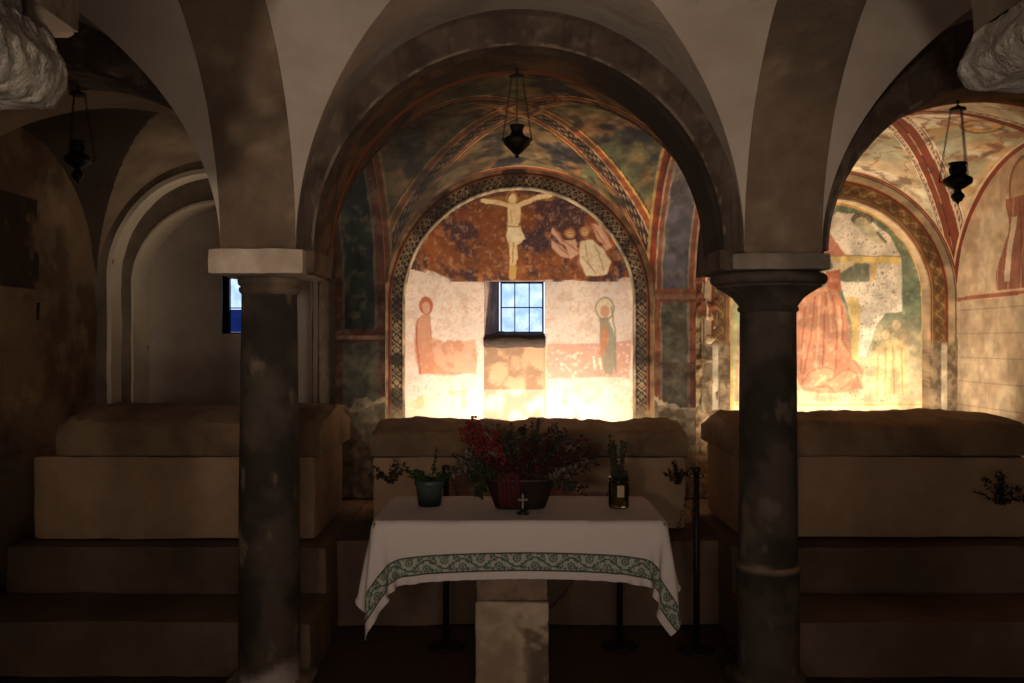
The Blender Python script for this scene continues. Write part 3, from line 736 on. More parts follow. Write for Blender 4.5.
# corner strip at the right wall
xs = np.linspace(3.05, 3.15, 14); zs = np.linspace(.5, 2.1, 160); P = np.zeros((14, 160, 3)); P[..., 0] = xs[:, None]; P[..., 2] = zs[None]; P[..., 1] = 6.36 + (fbm(P, 13, 4) - .5) * .03
c = rubble_col(P, .8); c = mixc(c, (140, 64, 40), smooth(1.6, 1.66, P[..., 2]))
mb = MB(); mb.grid(P, c.reshape(-1, 3)); tag(mb.build('trim_6', M['stone_attr'], angle=60), kind='structure')
# backing of the wall so that no light leaks (holes only at the windows)
mb = MB()
for (x0, x1, z0, z1) in ((-1.26, -.21, 0, 3.4), (.26, 3.4, 0, 3.4), (-.21, .26, 0, 1.6), (-.21, .26, 2.08, 3.4)): mb.box(x0, x1, 7.0 - .5 if z0 == 0 and z1 > 3 else 6.515, 7.06, z0, z1)
for (x0, x1, z0, z1) in ((-3.4, lx0, 0, 3.4), (lx1, -1.26, 0, 3.4), (lx0, lx1, 0, lz0), (lx0, lx1, lz1, 3.4)): mb.box(x0, x1, 6.86, 7.06, z0, z1)
tag(mb.build('wall_back', M['plaster_dark'], smooth_=False), kind='structure')

# ------------------------------------------------------------------ side walls
def left_wall(P):
    y, z = P[..., 1], P[..., 2]
    c = np.zeros(P.shape) + (126, 102, 76); c = mixc(c, (98, 76, 56), smooth(.45, .6, fbm(P, 2.5, 3))); c = mixc(c, (146, 122, 92), smooth(.6, .68, fbm(P, 3.4, 13)) * .6)
    arch = ((y - 5.4) / 1.0) ** 2 + ((z - 1.9) / .95) ** 2
    c = mixc(c, (58, 42, 30), ((y > 5.18) & (y < 5.62) & (z > 1.92) & (z < 2.48)) * smooth(.3, .5, fbm(P, 6, 3)))
    c = mixc(c, (22, 16, 12), (np.abs(y - 5.62) < .022) & (np.abs(z - 1.79) < .055))
    zc = z % .31; row = np.floor(z / .31); yc = (y + row * .21) % .55
    c = mixc(c, (64, 48, 34), ((zc < .008) | (yc < .008)) * (z < 1.9) * .22)
    return c
def right_wall(P):
    y, z = P[..., 1], P[..., 2]
    c = np.zeros(P.shape) + (206, 172, 128); c = mixc(c, (190, 150, 108), smooth(.35, .65, fbm(P, 3, 4)) * .8); c = mixc(c, (222, 196, 158), smooth(.45, .7, fbm(P, 5, 14)) * .5)
    # red robed figure
    yy = y + (fbm(P, 7, 30) - .5) * .03
    h = np.hypot(yy - 5.50, (z - 2.56)); c = mixc(c, (150, 84, 58), (h < .19) * .8); c = mixc(c, (206, 164, 116), (h < .165) * .8)
    hw = .20 + .12 * smooth(2.4, 1.95, z) + .02 * np.sin(z * 13)
    rob = (np.abs(yy - 5.50) < hw) & (z < 2.50) & (z > 1.93); c = mixc(c, (156, 84, 58), rob * .85)
    c = mixc(c, (206, 158, 116), (rob & (np.abs(np.sin(yy * 24 + z * 2.5)) < .18)) * .6); c = mixc(c, (120, 58, 40), (rob & (np.abs(np.sin(yy * 17 - z * 1.5)) < .08)) * .6)
    c = mixc(c, (216, 186, 146), (np.abs(yy - 5.66 - .04 * np.sin(z * 7)) < .03) & (z < 2.38) & (z > 1.98))
    c = mixc(c, (168, 92, 62), (np.abs(z - 1.905 - (y - 5.5) * -.01) < .014))
    zc = z % .165; row = np.floor(z / .165); yc = (y + (np.abs(np.sin(row * 7.1)) * .3)) % .36
    st = mixc(np.zeros(P.shape) + (200, 172, 132), (178, 146, 108), smooth(.35, .65, fbm(P, 6, 9)))
    st = mixc(st, (136, 110, 82), ((zc < .007) | (yc < .006)) * .6)
    return aged(np.where((z < 1.88)[..., None], st, c), P, .2, .14)
for nm, x, fn in (('wall_left', -2.96, left_wall), ('wall_right', 3.14, right_wall)):
    ys = np.concatenate([np.linspace(4.0, 5.15, 30), np.linspace(5.16, 6.5, 240), [6.9]]); zs = np.linspace(0, 3.0, 420); P = np.zeros((271, 420, 3)); P[..., 0] = x; P[..., 1] = ys[:, None]; P[..., 2] = zs[None]
    P[..., 0] += (fbm(P, 3, 7) - .5) * .03
    C = fn(P); mb = MB(); mb.grid(P, C.reshape(-1, 3), flip=(x > 0))
    tag(mb.build(nm, M['painted'], angle=60), kind='structure')
    mb = MB(); xo = x + (-.15 if x < 0 else .07); mb.box(min(xo, xo + math.copysign(.3, x)), max(xo, xo + math.copysign(.3, x)), -3.1, 7.1, 0, 3.45); tag(mb.build(nm, M['plaster_dark'], smooth_=False), kind='structure')
mb = MB(); mb.box(-3.4, 3.4, -3.1, -2.95, 0, 3.45); tag(mb.build('wall_front', M['plaster_dark'], smooth_=False), kind='structure')

# ------------------------------------------------------------------ columns
def lathe_col(mb, prof, seg=72, amp=.0, fn=None, cx=0, cy=0):
    a = np.linspace(0, 2 * PI, seg, endpoint=False)
    P = np.array([[(r * math.cos(t), r * math.sin(t), z) for t in a] for r, z in prof])
    d = (fbm(P + 5, 9, 3) - .5) * amp; rr = np.hypot(P[..., 0], P[..., 1]) + 1e-9
    P[..., 0] += P[..., 0] / rr * d; P[..., 1] += P[..., 1] / rr * d
    C = fn(P); mb.grid(P, C.reshape(-1, 3), closed_m=True, flip=True)
def dens(prof, step=.02):
    out = [prof[0]]
    for (r0, z0), (r1, z1) in zip(prof, prof[1:]):
        n = max(1, int(math.hypot(r1 - r0, z1 - z0) / step))
        for k in range(1, n + 1): out.append((r0 + (r1 - r0) * k / n, z0 + (z1 - z0) * k / n))
    return out
def marble(P, base=(58, 50, 42), vein=(112, 100, 82), seed=1):
    c = np.zeros(P.shape) + base; c = mixc(c, (50, 43, 36), smooth(.42, .62, fbm(P, 5, seed)))
    c = mixc(c, vein, smooth(.60, .70, fbm(P * (1, 1, .5), 13, seed + 9, 5)) * .6)
    return c
def rough_box(mb, x0, x1, y0, y1, z0, z1, amp=.01, step=.03, bev=.012, fn=None, nscale=8, seed=0, shape=None):
    """a worn stone block: six gridded faces, bevelled by pulling in the rims, roughened by noise"""
    for ax in range(3):
        for side in (0, 1):
            lo = [x0, y0, z0]; hi = [x1, y1, z1]; o = [k for k in range(3) if k != ax]
            n0 = max(3, int((hi[o[0]] - lo[o[0]]) / step)); n1 = max(3, int((hi[o[1]] - lo[o[1]]) / step))
            g0 = np.linspace(lo[o[0]], hi[o[0]], n0); g1 = np.linspace(lo[o[1]], hi[o[1]], n1)
            P = np.zeros((n0, n1, 3)); P[..., o[0]] = g0[:, None]; P[..., o[1]] = g1[None]; P[..., ax] = hi[ax] if side else lo[ax]
            cen = (np.array(lo) + hi) / 2; half = (np.array(hi) - lo) / 2
            q = (P - cen); inner = np.maximum(half - bev, 1e-4); cl = np.clip(q, -inner, inner); d = q - cl
            L_ = np.linalg.norm(d, axis=-1, keepdims=True); P = cen + cl + d / np.maximum(L_, 1e-9) * np.minimum(L_, bev)
            nrm = np.stack([fbm(P, nscale, seed + 1), fbm(P, nscale, seed + 11), fbm(P, nscale, seed + 21)], -1) - .5
            P = P + nrm * amp * 2
            if shape is not None: P = shape(P)
            fl = (ax == 1) ^ (side == 0) ^ True
            mb.grid(P, None if fn is None else fn(P).reshape(-1, 3), flip=fl)

def flat(colr, c2=None, s=6):
    def f(P):
        c = np.zeros(P.shape) + colr
        return mixc(c, c2, smooth(.42, .62, fbm(P, s, 2))) if c2 is not None else c
    return f

# left column
c1 = empty('column', (-1.118, 4.15, 0)); tag(c1, 'left dark marble column with a plain flat stone slab as its capital', 'column')
def c1fn(P):
    c = marble(P, (76, 65, 53), (140, 122, 96), 3)
    top = smooth(1.80, 1.86, P[..., 2]); c = mixc(c, (120, 100, 82), top * .8)
    g = smooth(.16, .05, P[..., 2] + (fbm(P, 9, 3) - .5) * .22); return mixc(c, (172, 158, 150), g * .9)
mb = MB(); lathe_col(mb, dens([(.137, .04), (.137, .9), (.124, 1.82), (.128, 1.822)]), fn=c1fn, amp=.004); mb.build('shaft', M['stone_attr'], c1)
mb = MB(); lathe_col(mb, dens([(.124, 1.815), (.136, 1.83), (.136, 1.845), (.128, 1.85), (.140, 1.862), (.142, 1.88), (.13, 1.893)], .008), fn=flat((112, 94, 78), (84, 70, 58)), amp=.004); mb.build('necking', M['stone_attr'], c1)
mb = MB(); rough_box(mb, -.205, .215, -.25, .25, 1.893, 2.005, amp=.006, bev=.014, fn=flat((206, 186, 166), (182, 160, 140)), seed=3); mb.build('abacus', M['stone_attr'], c1)
mb = MB(); rough_box(mb, -.14, .255, -.20, .22, 1.90, 2.01, amp=.008, bev=.02, fn=flat((120, 98, 78), (84, 66, 52)), seed=6); mb.build('impost', M['stone_attr'], c1)
mb = MB(); rough_box(mb, -.19, .19, -.19, .19, 0, .05, amp=.008, bev=.02, fn=flat((150, 136, 124), (110, 96, 84)), seed=6); mb.build('base', M['stone_attr'], c1)
# right column
c2 = empty('column', (1.18, 4.15, 0)); tag(c2, 'right dark column with a flared round moulded capital and jointed shaft', 'column')
def c2fn(P):
    c = marble(P, (74, 64, 54), (112, 98, 82), 7); j = np.abs(P[..., 2] - .575 - (fbm(P, 6, 3) - .5) * .02)
    return mixc(c, (128, 106, 84), smooth(.014, .006, j))
mb = MB(); lathe_col(mb, dens([(.14, .08), (.142, .57), (.136, .575), (.134, .585), (.126, 1.74)]), fn=c2fn, amp=.003); mb.build('shaft', M['stone_attr'], c2)
cap = [(.126, 1.735), (.136, 1.74), (.137, 1.755), (.130, 1.76), (.140, 1.775), (.160, 1.80), (.186, 1.82), (.215, 1.838), (.236, 1.848), (.238, 1.856), (.228, 1.858)]
tor = [(.228, 1.858)] + [(.236 + .026 * math.sin(t), 1.884 - .026 * math.cos(t)) for t in np.linspace(0.2, PI - .2, 12)] + [(.222, 1.913)]
mb = MB(); lathe_col(mb, dens(cap + tor, .01), fn=flat((84, 72, 62), (60, 50, 43)), amp=.004); mb.build('capital', M['stone_attr'], c2)
mb = MB(); rough_box(mb, -.225, .205, -.25, .25, 1.912, 1.985, amp=.005, bev=.01, fn=flat((140, 124, 110), (112, 98, 86)), seed=13); mb.build('abacus', M['stone_attr'], c2)
mb = MB(); rough_box(mb, -.275, .2, -.20, .22, 1.91, 2.01, amp=.008, bev=.02, fn=flat((92, 74, 60), (66, 54, 44)), seed=16); mb.build('impost', M['stone_attr'], c2)
mb = MB(); rough_box(mb, -.17, .17, -.17, .17, 0, .06, amp=.006, bev=.015, fn=flat((84, 70, 60)), seed=16); lathe_col(mb, dens([(.165, .05), (.168, .07), (.155, .085), (.14, .09)], .01), fn=flat((84, 70, 60))); mb.build('base', M['stone_attr'], c2)
# near columns, mostly outside the frame, their rough capitals hang into the top corners
for sgn, xi, lab in ((-1, -.985, 'rough pale stone capital of a near column, upper left corner'), (1, .985, 'rough pale stone capital of a near column, upper right corner')):
    t = empty('near_column', (sgn * 1.30, 1.75, 0)); tag(t, lab, 'column')
    def rc(P): 
        c = np.zeros(P.shape) + (178, 168, 154); return mixc(c, (128, 116, 102), smooth(.4, .6, fbm(P, 16, 2)))
    w = abs(sgn * 1.30 - xi); zb = 2.10 if sgn < 0 else 2.14
    def shp(P, w=w, sgn=sgn, zb=zb):
        zz = P[..., 2]; k = 1 + .08 * smooth(zb, zb + .05, zz) - .10 * smooth(2.18, 2.26, zz)
        P = P.copy(); P[..., 0] *= k; return P
    mb = MB(); rough_box(mb, -w, w, -.21, .21, zb, 2.27, amp=.013, step=.010, bev=.02, fn=rc, nscale=34, seed=9 if sgn < 0 else 29, shape=shp); mb.build('capital', M['rough_stone'], t)
    mb = MB(); lathe_col(mb, dens([(.13, .05), (.125, 1.9), (.15, 2.0), (.19, zb + .02)], .05), fn=marble); mb.build('shaft', M['stone_attr'], t)
    mb = MB(); rough_box(mb, -.2, .2, -.2, .2, 0, .07, amp=.01, fn=rc); mb.build('base', M['stone_attr'], t)
    mb = MB(); rough_box(mb, -.275, .275, -.2, .18, 2.25, 2.6, amp=.015, step=.02, bev=.05, fn=rc, nscale=20); mb.build('springer', M['rough_stone'], t)

# ------------------------------------------------------------------ sarcophagi, plinths, steps
def lid_mesh(x0, x1, y0, y1, z0, h, seed, corner=True):
    """weathered lid: upright front edge, gabled top, raised corners"""
    nx = 120; w = y1 - y0
    prof = [(0, 0), (-.004, .02), (-.006, h * .45), (0, h * .60), (.012, h * .70), (.06, h * .79), (.2, h * .84), (.33, h * .93), (.5, h), (.67, h * .93), (.85, h * .74), (1.0, h * .55), (1.0, 0), (.5, -.0)]
    xs = np.linspace(x0, x1, nx); P = np.zeros((nx, len(prof), 3))
    for k, (t, z) in enumerate(prof):
        P[:, k, 0] = xs; P[:, k, 1] = y0 + t * w; P[:, k, 2] = z0 + z
    e = np.minimum(xs - x0, x1 - xs)
    P[:, :, 2] -= (smooth(.07, 0, e) * .02)[:, None] * (P[:, :, 2] > z0 + h * .4)
    top = P[..., 2] > z0 + .03
    P[..., 2] += np.where(top, (fbm(P, 3.2, seed) - .5) * .06 + (fbm(P, 14, seed + 3) - .5) * .035, 0)
    P[..., 1] += (fbm(P, 8, seed + 7) - .5) * .03
    mb = MB(); mb.grid(P, closed_m=True, flip=False)
    n0 = mb.n; mb.F.append([k for k in range(len(prof))][::-1]); mb.F.append([(nx - 1) * len(prof) + k for k in range(len(prof))])
    return mb
def sarcophagus(label, x0, x1, y0, y1, z0, z1, lx0, lx1, h, seed, matb, matl):
    t = empty('sarcophagus', ((x0 + x1) / 2, (y0 + y1) / 2, z0)); tag(t, label, 'sarcophagus')
    cx, cy = t.location.x, t.location.y
    mb = MB(); rough_box(mb, x0 - cx, x1 - cx, y0 - cy, y1 - cy, 0, z1 - z0, amp=.010, step=.03, bev=.02, seed=seed, nscale=4); mb.build('chest', matb, t)
    mb = lid_mesh(lx0 - cx, lx1 - cx, y0 - .02 - cy, y1 + .02 - cy, z1 - z0 + .006, h, seed); mb.build('lid', matl, t, angle=40)
    return t
sarcophagus('central stone sarcophagus with a chipped dark lid, behind the altar', -.82, 1.02, 5.28, 5.95, .5, .925, -.825, 1.03, .185, 3, M['sarco'], M['sarco_lid'])
sarcophagus('left stone sarcophagus with a thick lid, behind the left column', -2.61, -1.07, 4.9, 5.72, .52, .975, -2.47, -1.03, .25, 13, M['sarco'], M['sarco_lid'])
sarcophagus('right stone sarcophagus with a long rounded lid, behind the right column', 1.235, 2.80, 4.9, 5.70, .53, .975, 1.2, 2.84, .215, 23, M['sarco'], M['sarco_lid'])

def block(name, x0, x1, y0, y1, z0, z1, mat, seed=0, amp=.012):
    mb = MB(); rough_box(mb, x0, x1, y0, y1, z0, z1, amp=amp, step=.05, bev=.02, seed=seed, nscale=3)
    return tag(mb.build(name, mat), kind='structure')
block('trim_12', -1.2, 1.35, 5.05, 6.5, 0, .49, M['base_stone'], 2)               # bench under the central tomb
block('trim_12', -2.68, -.98, 4.76, 6.2, .0, .515, M['base_stone'], 5)             # plinth, left
block('trim_12', 1.16, 3.14, 4.76, 6.2, .0, .52, M['base_stone'], 8)               # plinth, right
block('trim_12', -2.93, -2.45, 5.9, 6.8, 0, .9, M['base_stone'], 8)
block('trim_13', -2.95, -.95, 4.27, 4.80, .0, .27, M['base_stone'], 11, .014)      # steps
block('trim_13', 1.13, 3.14, 4.27, 4.80, .0, .27, M['base_stone'], 14, .014)

# ------------------------------------------------------------------ altar
al = empty('altar_table', (.03, 3.9, 0)); tag(al, 'stone altar table on a square pillar, under the white cloth', 'table')
mb = MB(); rough_box(mb, -.59, .59, -.29, .29, .80, .872, amp=.003, bev=.008); mb.build('tabletop', M['base_stone'], al)
mb = MB(); rough_box(mb, -.185, .125, -.155, .14, 0, .515, amp=.006, bev=.012, step=.009, seed=4, fn=lambda P: mixc(mixc(np.zeros(P.shape) + (178, 156, 132), (150, 128, 104), smooth(.4, .65, fbm(P, 7, 3))), (104, 86, 70), smooth(.42, .55, fbm(P, 14, 8)) * smooth(-.04, .06, P[..., 0] + (fbm(P, 6, 2) - .5) * .1))); mb.build('pillar', M['stone_attr'], al)
mb = MB(); rough_box(mb, -.18, .12, -.14, .14, .515, .80, amp=.005, bev=.01, seed=5); mb.build('pillar_head', M['band_stone'], al)

# cloth: relax a sheet over the slab
def sim_cloth():
    W_, D_ = 1.18 + .50, .58 + .235 * 2
    nx, ny = 100, 55; dx = W_ / (nx - 1); dy = D_ / (ny - 1)
    gx = np.linspace(-W_ / 2, W_ / 2, nx); gy = np.linspace(-D_ / 2, D_ / 2, ny)
    P = np.zeros((nx, ny, 3)); P[..., 0] = gx[:, None]; P[..., 1] = gy[None]; P[..., 2] = .885
    rs = np.random.RandomState(3); P[..., 2] += rs.rand(nx, ny) * .002
    V = np.zeros_like(P); hx, hy, zt = .602, .302, .880
    dt = 1 / 60.
    cons = []
    def add(sl1, sl2, L, k): cons.append((sl1, sl2, L, k))
    s_ = slice
    for off in (0, 1):
        add((s_(off, nx - 1, 2), s_(None)), (s_(off + 1, nx, 2), s_(None)), dx, 1.0)
        add((s_(None), s_(off, ny - 1, 2)), (s_(None), s_(off + 1, ny, 2)), dy, 1.0)
    dd = math.hypot(dx, dy)
    for off in (0, 1):
        add((s_(off, nx - 1, 2), s_(0, ny - 1)), (s_(off + 1, nx, 2), s_(1, ny)), dd, .45)
        add((s_(off, nx - 1, 2), s_(1, ny)), (s_(off + 1, nx, 2), s_(0, ny - 1)), dd, .45)
    for off in range(4):
        for base in (off,):
            idx = [i for i in range(base, nx - 2, 4)]; idx = np.array(idx); cons.append(((idx, s_(None)), (idx + 2, s_(None)), 2 * dx, .25))
            idx = np.array([i for i in range(base, ny - 2, 4)]); cons.append(((s_(None), idx), (s_(None), idx + 2), 2 * dy, .25))
    for step in range(150):
        V[..., 2] -= 9.8 * dt; V *= .96
        Q = P + V * dt
        for it in range(8):
            for a_, b_, L, k in cons:
                A = Q[a_]; B = Q[b_]; d = B - A; l = np.linalg.norm(d, axis=-1, keepdims=True) + 1e-9
                c_ = d * ((l - L) / l) * .5 * k; Q[a_] = A + c_; Q[b_] = B - c_
            ins = (np.abs(Q[..., 0]) < hx) & (np.abs(Q[..., 1]) < hy) & (Q[..., 2] < zt)
            px = hx - np.abs(Q[..., 0]); py = hy - np.abs(Q[..., 1]); pz = zt - Q[..., 2]
            top = ins & (pz <= np.minimum(px, py) + .02); Q[..., 2] = np.where(top, zt, Q[..., 2])
            sx = ins & ~top & (px < py); Q[..., 0] = np.where(sx, np.sign(Q[..., 0]) * hx, Q[..., 0])
            sy = ins & ~top & ~sx; Q[..., 1] = np.where(sy, np.sign(Q[..., 1]) * hy, Q[..., 1])
        V = (Q - P) / dt; V = np.clip(V, -3, 3)
        on = (Q[..., 2] <= zt + .001) & (np.abs(Q[..., 0]) < hx) & (np.abs(Q[..., 1]) < hy); V[on] *= .5
        P = Q
    return P, W_, D_
def resample(P, nx, ny):
    def cr(A, n, axis):                                    # Catmull-Rom along an axis
        A = np.moveaxis(A, axis, 0); m = A.shape[0]; t = np.linspace(0, m - 1, n); i_ = np.minimum(t.astype(int), m - 2); f = (t - i_)[:, None, None]
        g = lambda k: A[np.clip(i_ + k, 0, m - 1)]
        p0, p1, p2, p3 = g(-1), g(0), g(1), g(2)
        r = .5 * ((2 * p1) + (-p0 + p2) * f + (2 * p0 - 5 * p1 + 4 * p2 - p3) * f ** 2 + (-p0 + 3 * p1 - 3 * p2 + p3) * f ** 3)
        return np.moveaxis(r, 0, axis)
    return cr(cr(P, nx, 0), ny, 1)
P, W_, D_ = sim_cloth()
NXc, NYc = 560, 330
for _ in range(3):
    Q = P.copy(); Q[1:-1, 1:-1] = .5 * P[1:-1, 1:-1] + .125 * (P[2:, 1:-1] + P[:-2, 1:-1] + P[1:-1, 2:] + P[1:-1, :-2]); Q[..., 2] = np.where((np.abs(P[..., 0]) < .585) & (np.abs(P[..., 1]) < .285), P[..., 2], Q[..., 2]); P = Q
P = resample(P, NXc, NYc)
sx = np.linspace(0, W_, NXc)[:, None] + np.zeros((1, NYc)); sy = np.linspace(0, D_, NYc)[None] + np.zeros((NXc, 1))
C = np.zeros(P.shape) + (190, 176, 170)
t = (sy - .032) / .070                                         # border lies across the front edge
inb = (t > 0) & (t < 1)
C = mixc(C, (156, 150, 138), inb * 1.0)
green = (58, 84, 66)
C = mixc(C, (58, 62, 50), ((np.abs(t) < .045) | (np.abs(t - 1) < .045)) * 1.0)
u = sx / .145; ph = u % 1; k_ = np.floor(u)
stem = np.abs(t - (.5 + .26 * np.sin(2 * PI * u / 1.0)))
C = mixc(C, green, (stem < .055) & inb)
def disc(cu, ct, ru, rt, hole=0):
    d = np.hypot((ph - cu) / ru, (t - ct) / rt); m = d < 1
    return m & (d > hole) if hole else m
fl = np.zeros(t.shape, bool)
for (cu, ct, ru, rt, ho) in ((.25, .30, .12, .22, .55), (.25, .30, .04, .09, 0), (.75, .70, .12, .22, .55), (.75, .70, .04, .09, 0), (.02, .80, .07, .12, 0), (.12, .86, .05, .07, 0), (.45, .82, .07, .1, 0), (.40, .18, .06, .10, 0), (.56, .16, .08, .11, .4),
                             (.60, .9, .03, .06, 0), (.5, .62, .03, .12, 0), (.0, .3, .03, .14, 0), (.35, .62, .04, .05, 0), (.62, .4, .05, .05, 0), (.85, .9, .05, .05, 0), (.15, .62, .05, .05, 0), (.98, .55, .04, .06, 0), (.92, .2, .08, .1, 0), (.08, .16, .05, .08, 0), (.9, .42, .05, .06, 0), (.42, .55, .05, .06, 0), (.33, .9, .04, .06, 0), (.67, .12, .04, .06, 0)):
    fl |= disc(cu, ct, ru, rt, ho)
C = mixc(C, (72, 94, 76), (fl & inb) * .9)
C = mixc(C, (196, 190, 180), (inb & (vnoise(np.stack([sx, sy], -1), 420, 3) > .78)) * .6)
mb = MB(); mb.grid(P, C.reshape(-1, 3), flip=True)
cl = mb.build('tablecloth', M['cloth'], loc=(.03, 3.9, 0)); tag(cl, 'white altar cloth with a green vine border along its front edge', 'tablecloth')
m_ = cl.modifiers.new('thickness', 'SOLIDIFY'); m_.thickness = .002; m_.offset = 1

# ------------------------------------------------------------------ plants on the altar
rnd = random.Random(5)
ZT = .882
def leaf(mb, base, d, L, w, up=Vector((0, 0, 1))):
    d = d.normalized(); s = d.cross(up); s = s.normalized() if s.length > .05 else Vector((1, 0, 0)); n = s.cross(d)
    p = [base, base + d * L * .35 + s * w + n * L * .05, base + d * L * .75 + s * w * .7, base + d * L - n * L * .06, base + d * L * .75 - s * w * .7, base + d * L * .35 - s * w + n * L * .05, base + d * L * .5 - n * w * .4]
    mb.add([tuple(q) for q in p], [[0, 1, 6], [1, 2, 6], [2, 3, 6], [3, 4, 6], [4, 5, 6], [5, 0, 6]])
def rv(a=1): return Vector((rnd.uniform(-a, a), rnd.uniform(-a, a), rnd.uniform(-a, a)))
def curve_pts(p, d, L, n=8, droop=.0, wob=.15):
    pts = [Vector(p)]; d = Vector(d).normalized()
    for k in range(n):
        d = (d + rv(wob) + Vector((0, 0, -droop))).normalized(); pts.append(pts[-1] + d * L / n)
    return pts

# potted plant
t = empty('potted_plant', (-.362, 3.95, ZT)); tag(t, 'small teal plastic pot with a leafy green plant, left on the altar', 'plant')
mb = MB(); mb.lathe([(.0, .004), (.047, .004), (.049, 0), (.060, .085), (.062, .088), (.066, .09), (.067, .112), (.063, .114), (.060, .1), (.0, .098)], 40, caps=False); mb.build('pot', M['pot'], t)
mb = MB(); mb.lathe([(.0, .103), (.03, .106), (.060, .101)], 24, caps=False); mb.build('soil', M['soil'], t)
lv = MB(); st = MB()
for k in range(20):
    a = rnd.uniform(0, 2 * PI); pts = curve_pts((math.cos(a) * .025, math.sin(a) * .025, .1), (math.cos(a), math.sin(a), 1.1), rnd.uniform(.04, .075), 4, .12); st.tube(pts, .0014, 5)
    for p in pts[1:]:
        for j in range(3): leaf(lv, p, rv() + Vector((math.cos(a), math.sin(a), .4)), rnd.uniform(.022, .036), .009)
pts = curve_pts((.01, 0, .1), (.05, 0, 1), .15, 9, 0, .05); st.tube(pts, [.002] * 10, 5)
for i_, p in enumerate(pts[2:]):
    for j in range(4): leaf(lv, p, rv() + Vector((0, 0, .3)), .026 * (1 - i_ * .08), .008)
st.build('stem', M['twig'], t); lv.build('foliage', M['leaf'], t, smooth_=False)

# central arrangement
t = empty('flower_arrangement', (.035, 3.90, ZT)); tag(t, 'large arrangement of red berries and dry foliage in a dark planter on the altar', 'flowers')
mb = MB()
rings_ = [(.105, .0), (.109, .004), (.150, .118), (.157, .122), (.156, .13), (.146, .128), (.138, .115), (0, .11)]
a = np.linspace(0, 2 * PI, 48, endpoint=False)
sq = lambda r, t_: (r * math.copysign(abs(math.cos(t_)) ** .7, math.cos(t_)), r * .55 * math.copysign(abs(math.sin(t_)) ** .7, math.sin(t_)))
P = np.array([[(*sq(r, q), z) for q in a] for r, z in rings_]); mb.grid(P, closed_m=True, flip=True); mb.F.append(list(range(48))); mb.build('planter', M['planter'], t, angle=40)
gl_ = MB(); gr = MB(); tw = MB(); be = MB(); bd = MB(); bc = MB()
# dry grey and dark foliage fan
for k in range(105):
    ang = rnd.uniform(-1.15, 1.15); L = rnd.uniform(.15, .27) * (1.0 if abs(ang) > .5 else 1.05)
    pts = curve_pts((ang * .08, rnd.uniform(-.05, .05), .11), (math.sin(ang), rnd.uniform(-.35, .35), math.cos(ang)), L, 8, .03, .12); tw.tube(pts, .0013, 4)
    tgt = gl_ if k % 3 == 0 else gr
    for p in pts[2:]:
        for j in range(4): leaf(tgt, p, rv() + Vector((0, 0, .2)), rnd.uniform(.016, .032), .0065)
# leaning leafy sprays at the left, low
for (dx, dz, L) in ((-1, .05, .11), (-1, -.12, .115), (-1, .35, .13), (-.9, .5, .15), (1, .3, .15), (.9, .1, .12)):
    for q in range(3):
        pts = curve_pts((dx * .08, rnd.uniform(-.04, .03), .12), (dx, rnd.uniform(-.3, .3), dz), L, 7, .10, .10); tw.tube(pts, .0015, 4)
        for p in pts[1:]:
            for j in range(6): leaf(gr, p, rv() + Vector((dx * .5, 0, -.1)), rnd.uniform(.02, .038), .007)
def berry_branch(mb, p, d, L, dens_, r0=.0052, droop=.02, side=True):
    pts = curve_pts(p, d, L, 9, droop, .12); tw.tube(pts, .0015, 4)
    for i_, q in enumerate(pts[3:]):
        for j in range(dens_):
            o = rv(.022); tw.tube([q, q + o], .0007, 3); mb.ball(q + o, rnd.uniform(.7, 1.15) * r0, 6, 5)
# red spray upper left (clear red), darker sprays in the middle and to the right
for (dx, dz, L) in ((-.72, 1.15, .30), (-.60, 1.0, .30), (-.5, 1.1, .29), (-.85, 1.05, .29), (-.35, 1.0, .24)): berry_branch(be, (-.05, -.02, .12), (dx, -.12, dz), L, 11, .0066)
for (dx, dz, L) in ((.95, .75, .30), (1.0, .5, .30), (.7, .8, .26), (1.0, .95, .29), (1, .2, .24), (1.0, .28, .22), (.6, 1.1, .24)): berry_branch(bd, (.04, -.02, .12), (dx, rnd.uniform(-.3, 0), dz), L, 6, .0058)
for k in range(9):
    an = rnd.uniform(-.7, .6); berry_branch(bd, (an * .06, -.05, .10), (math.sin(an), -.25, math.cos(an)), rnd.uniform(.12, .22), 7, .005)
for (px, pz) in ((.175, .10), (.185, .085), (.165, .075), (.195, .1), (.155, .11)): 
    for j in range(6): bc.ball(Vector((px, -.04, pz)) + rv(.014), .0055, 6, 5)
# red fabric falling over the planter's front left
fb = MB(); P = np.zeros((14, 14, 3))
for i_ in range(14):
    for j in range(14):
        x = -.10 + i_ / 13 * .10; z = .16 - j / 13 * .15; P[i_, j] = (x + .012 * (j / 13), -.082 + (j / 13) * .0 - .008 * math.sin(i_ * 1.3) - .014 * math.sin(j / 13 * PI) + .02 * j / 13, z)
fb.grid(P); fb.build('red_wrap', material('wrap', (58, 14, 16), var=.3, bump=0, rough=.8), t)
# dark round seed head
hd = MB(); hd.ball((.008, -.03, .335), .020, 14, 10); hd.build('seed_head', M['soil'], t)
tw.build('stem', M['twig'], t); gl_.build('dry_foliage', M['leaf_grey'], t, smooth_=False); gr.build('foliage', M['leaf_dark'], t, smooth_=False); be.build('red_berries', M['berry'], t); bc.build('berry_cluster', M['berry'], t); bd.build('dark_berries', M['berry_dark'], t)

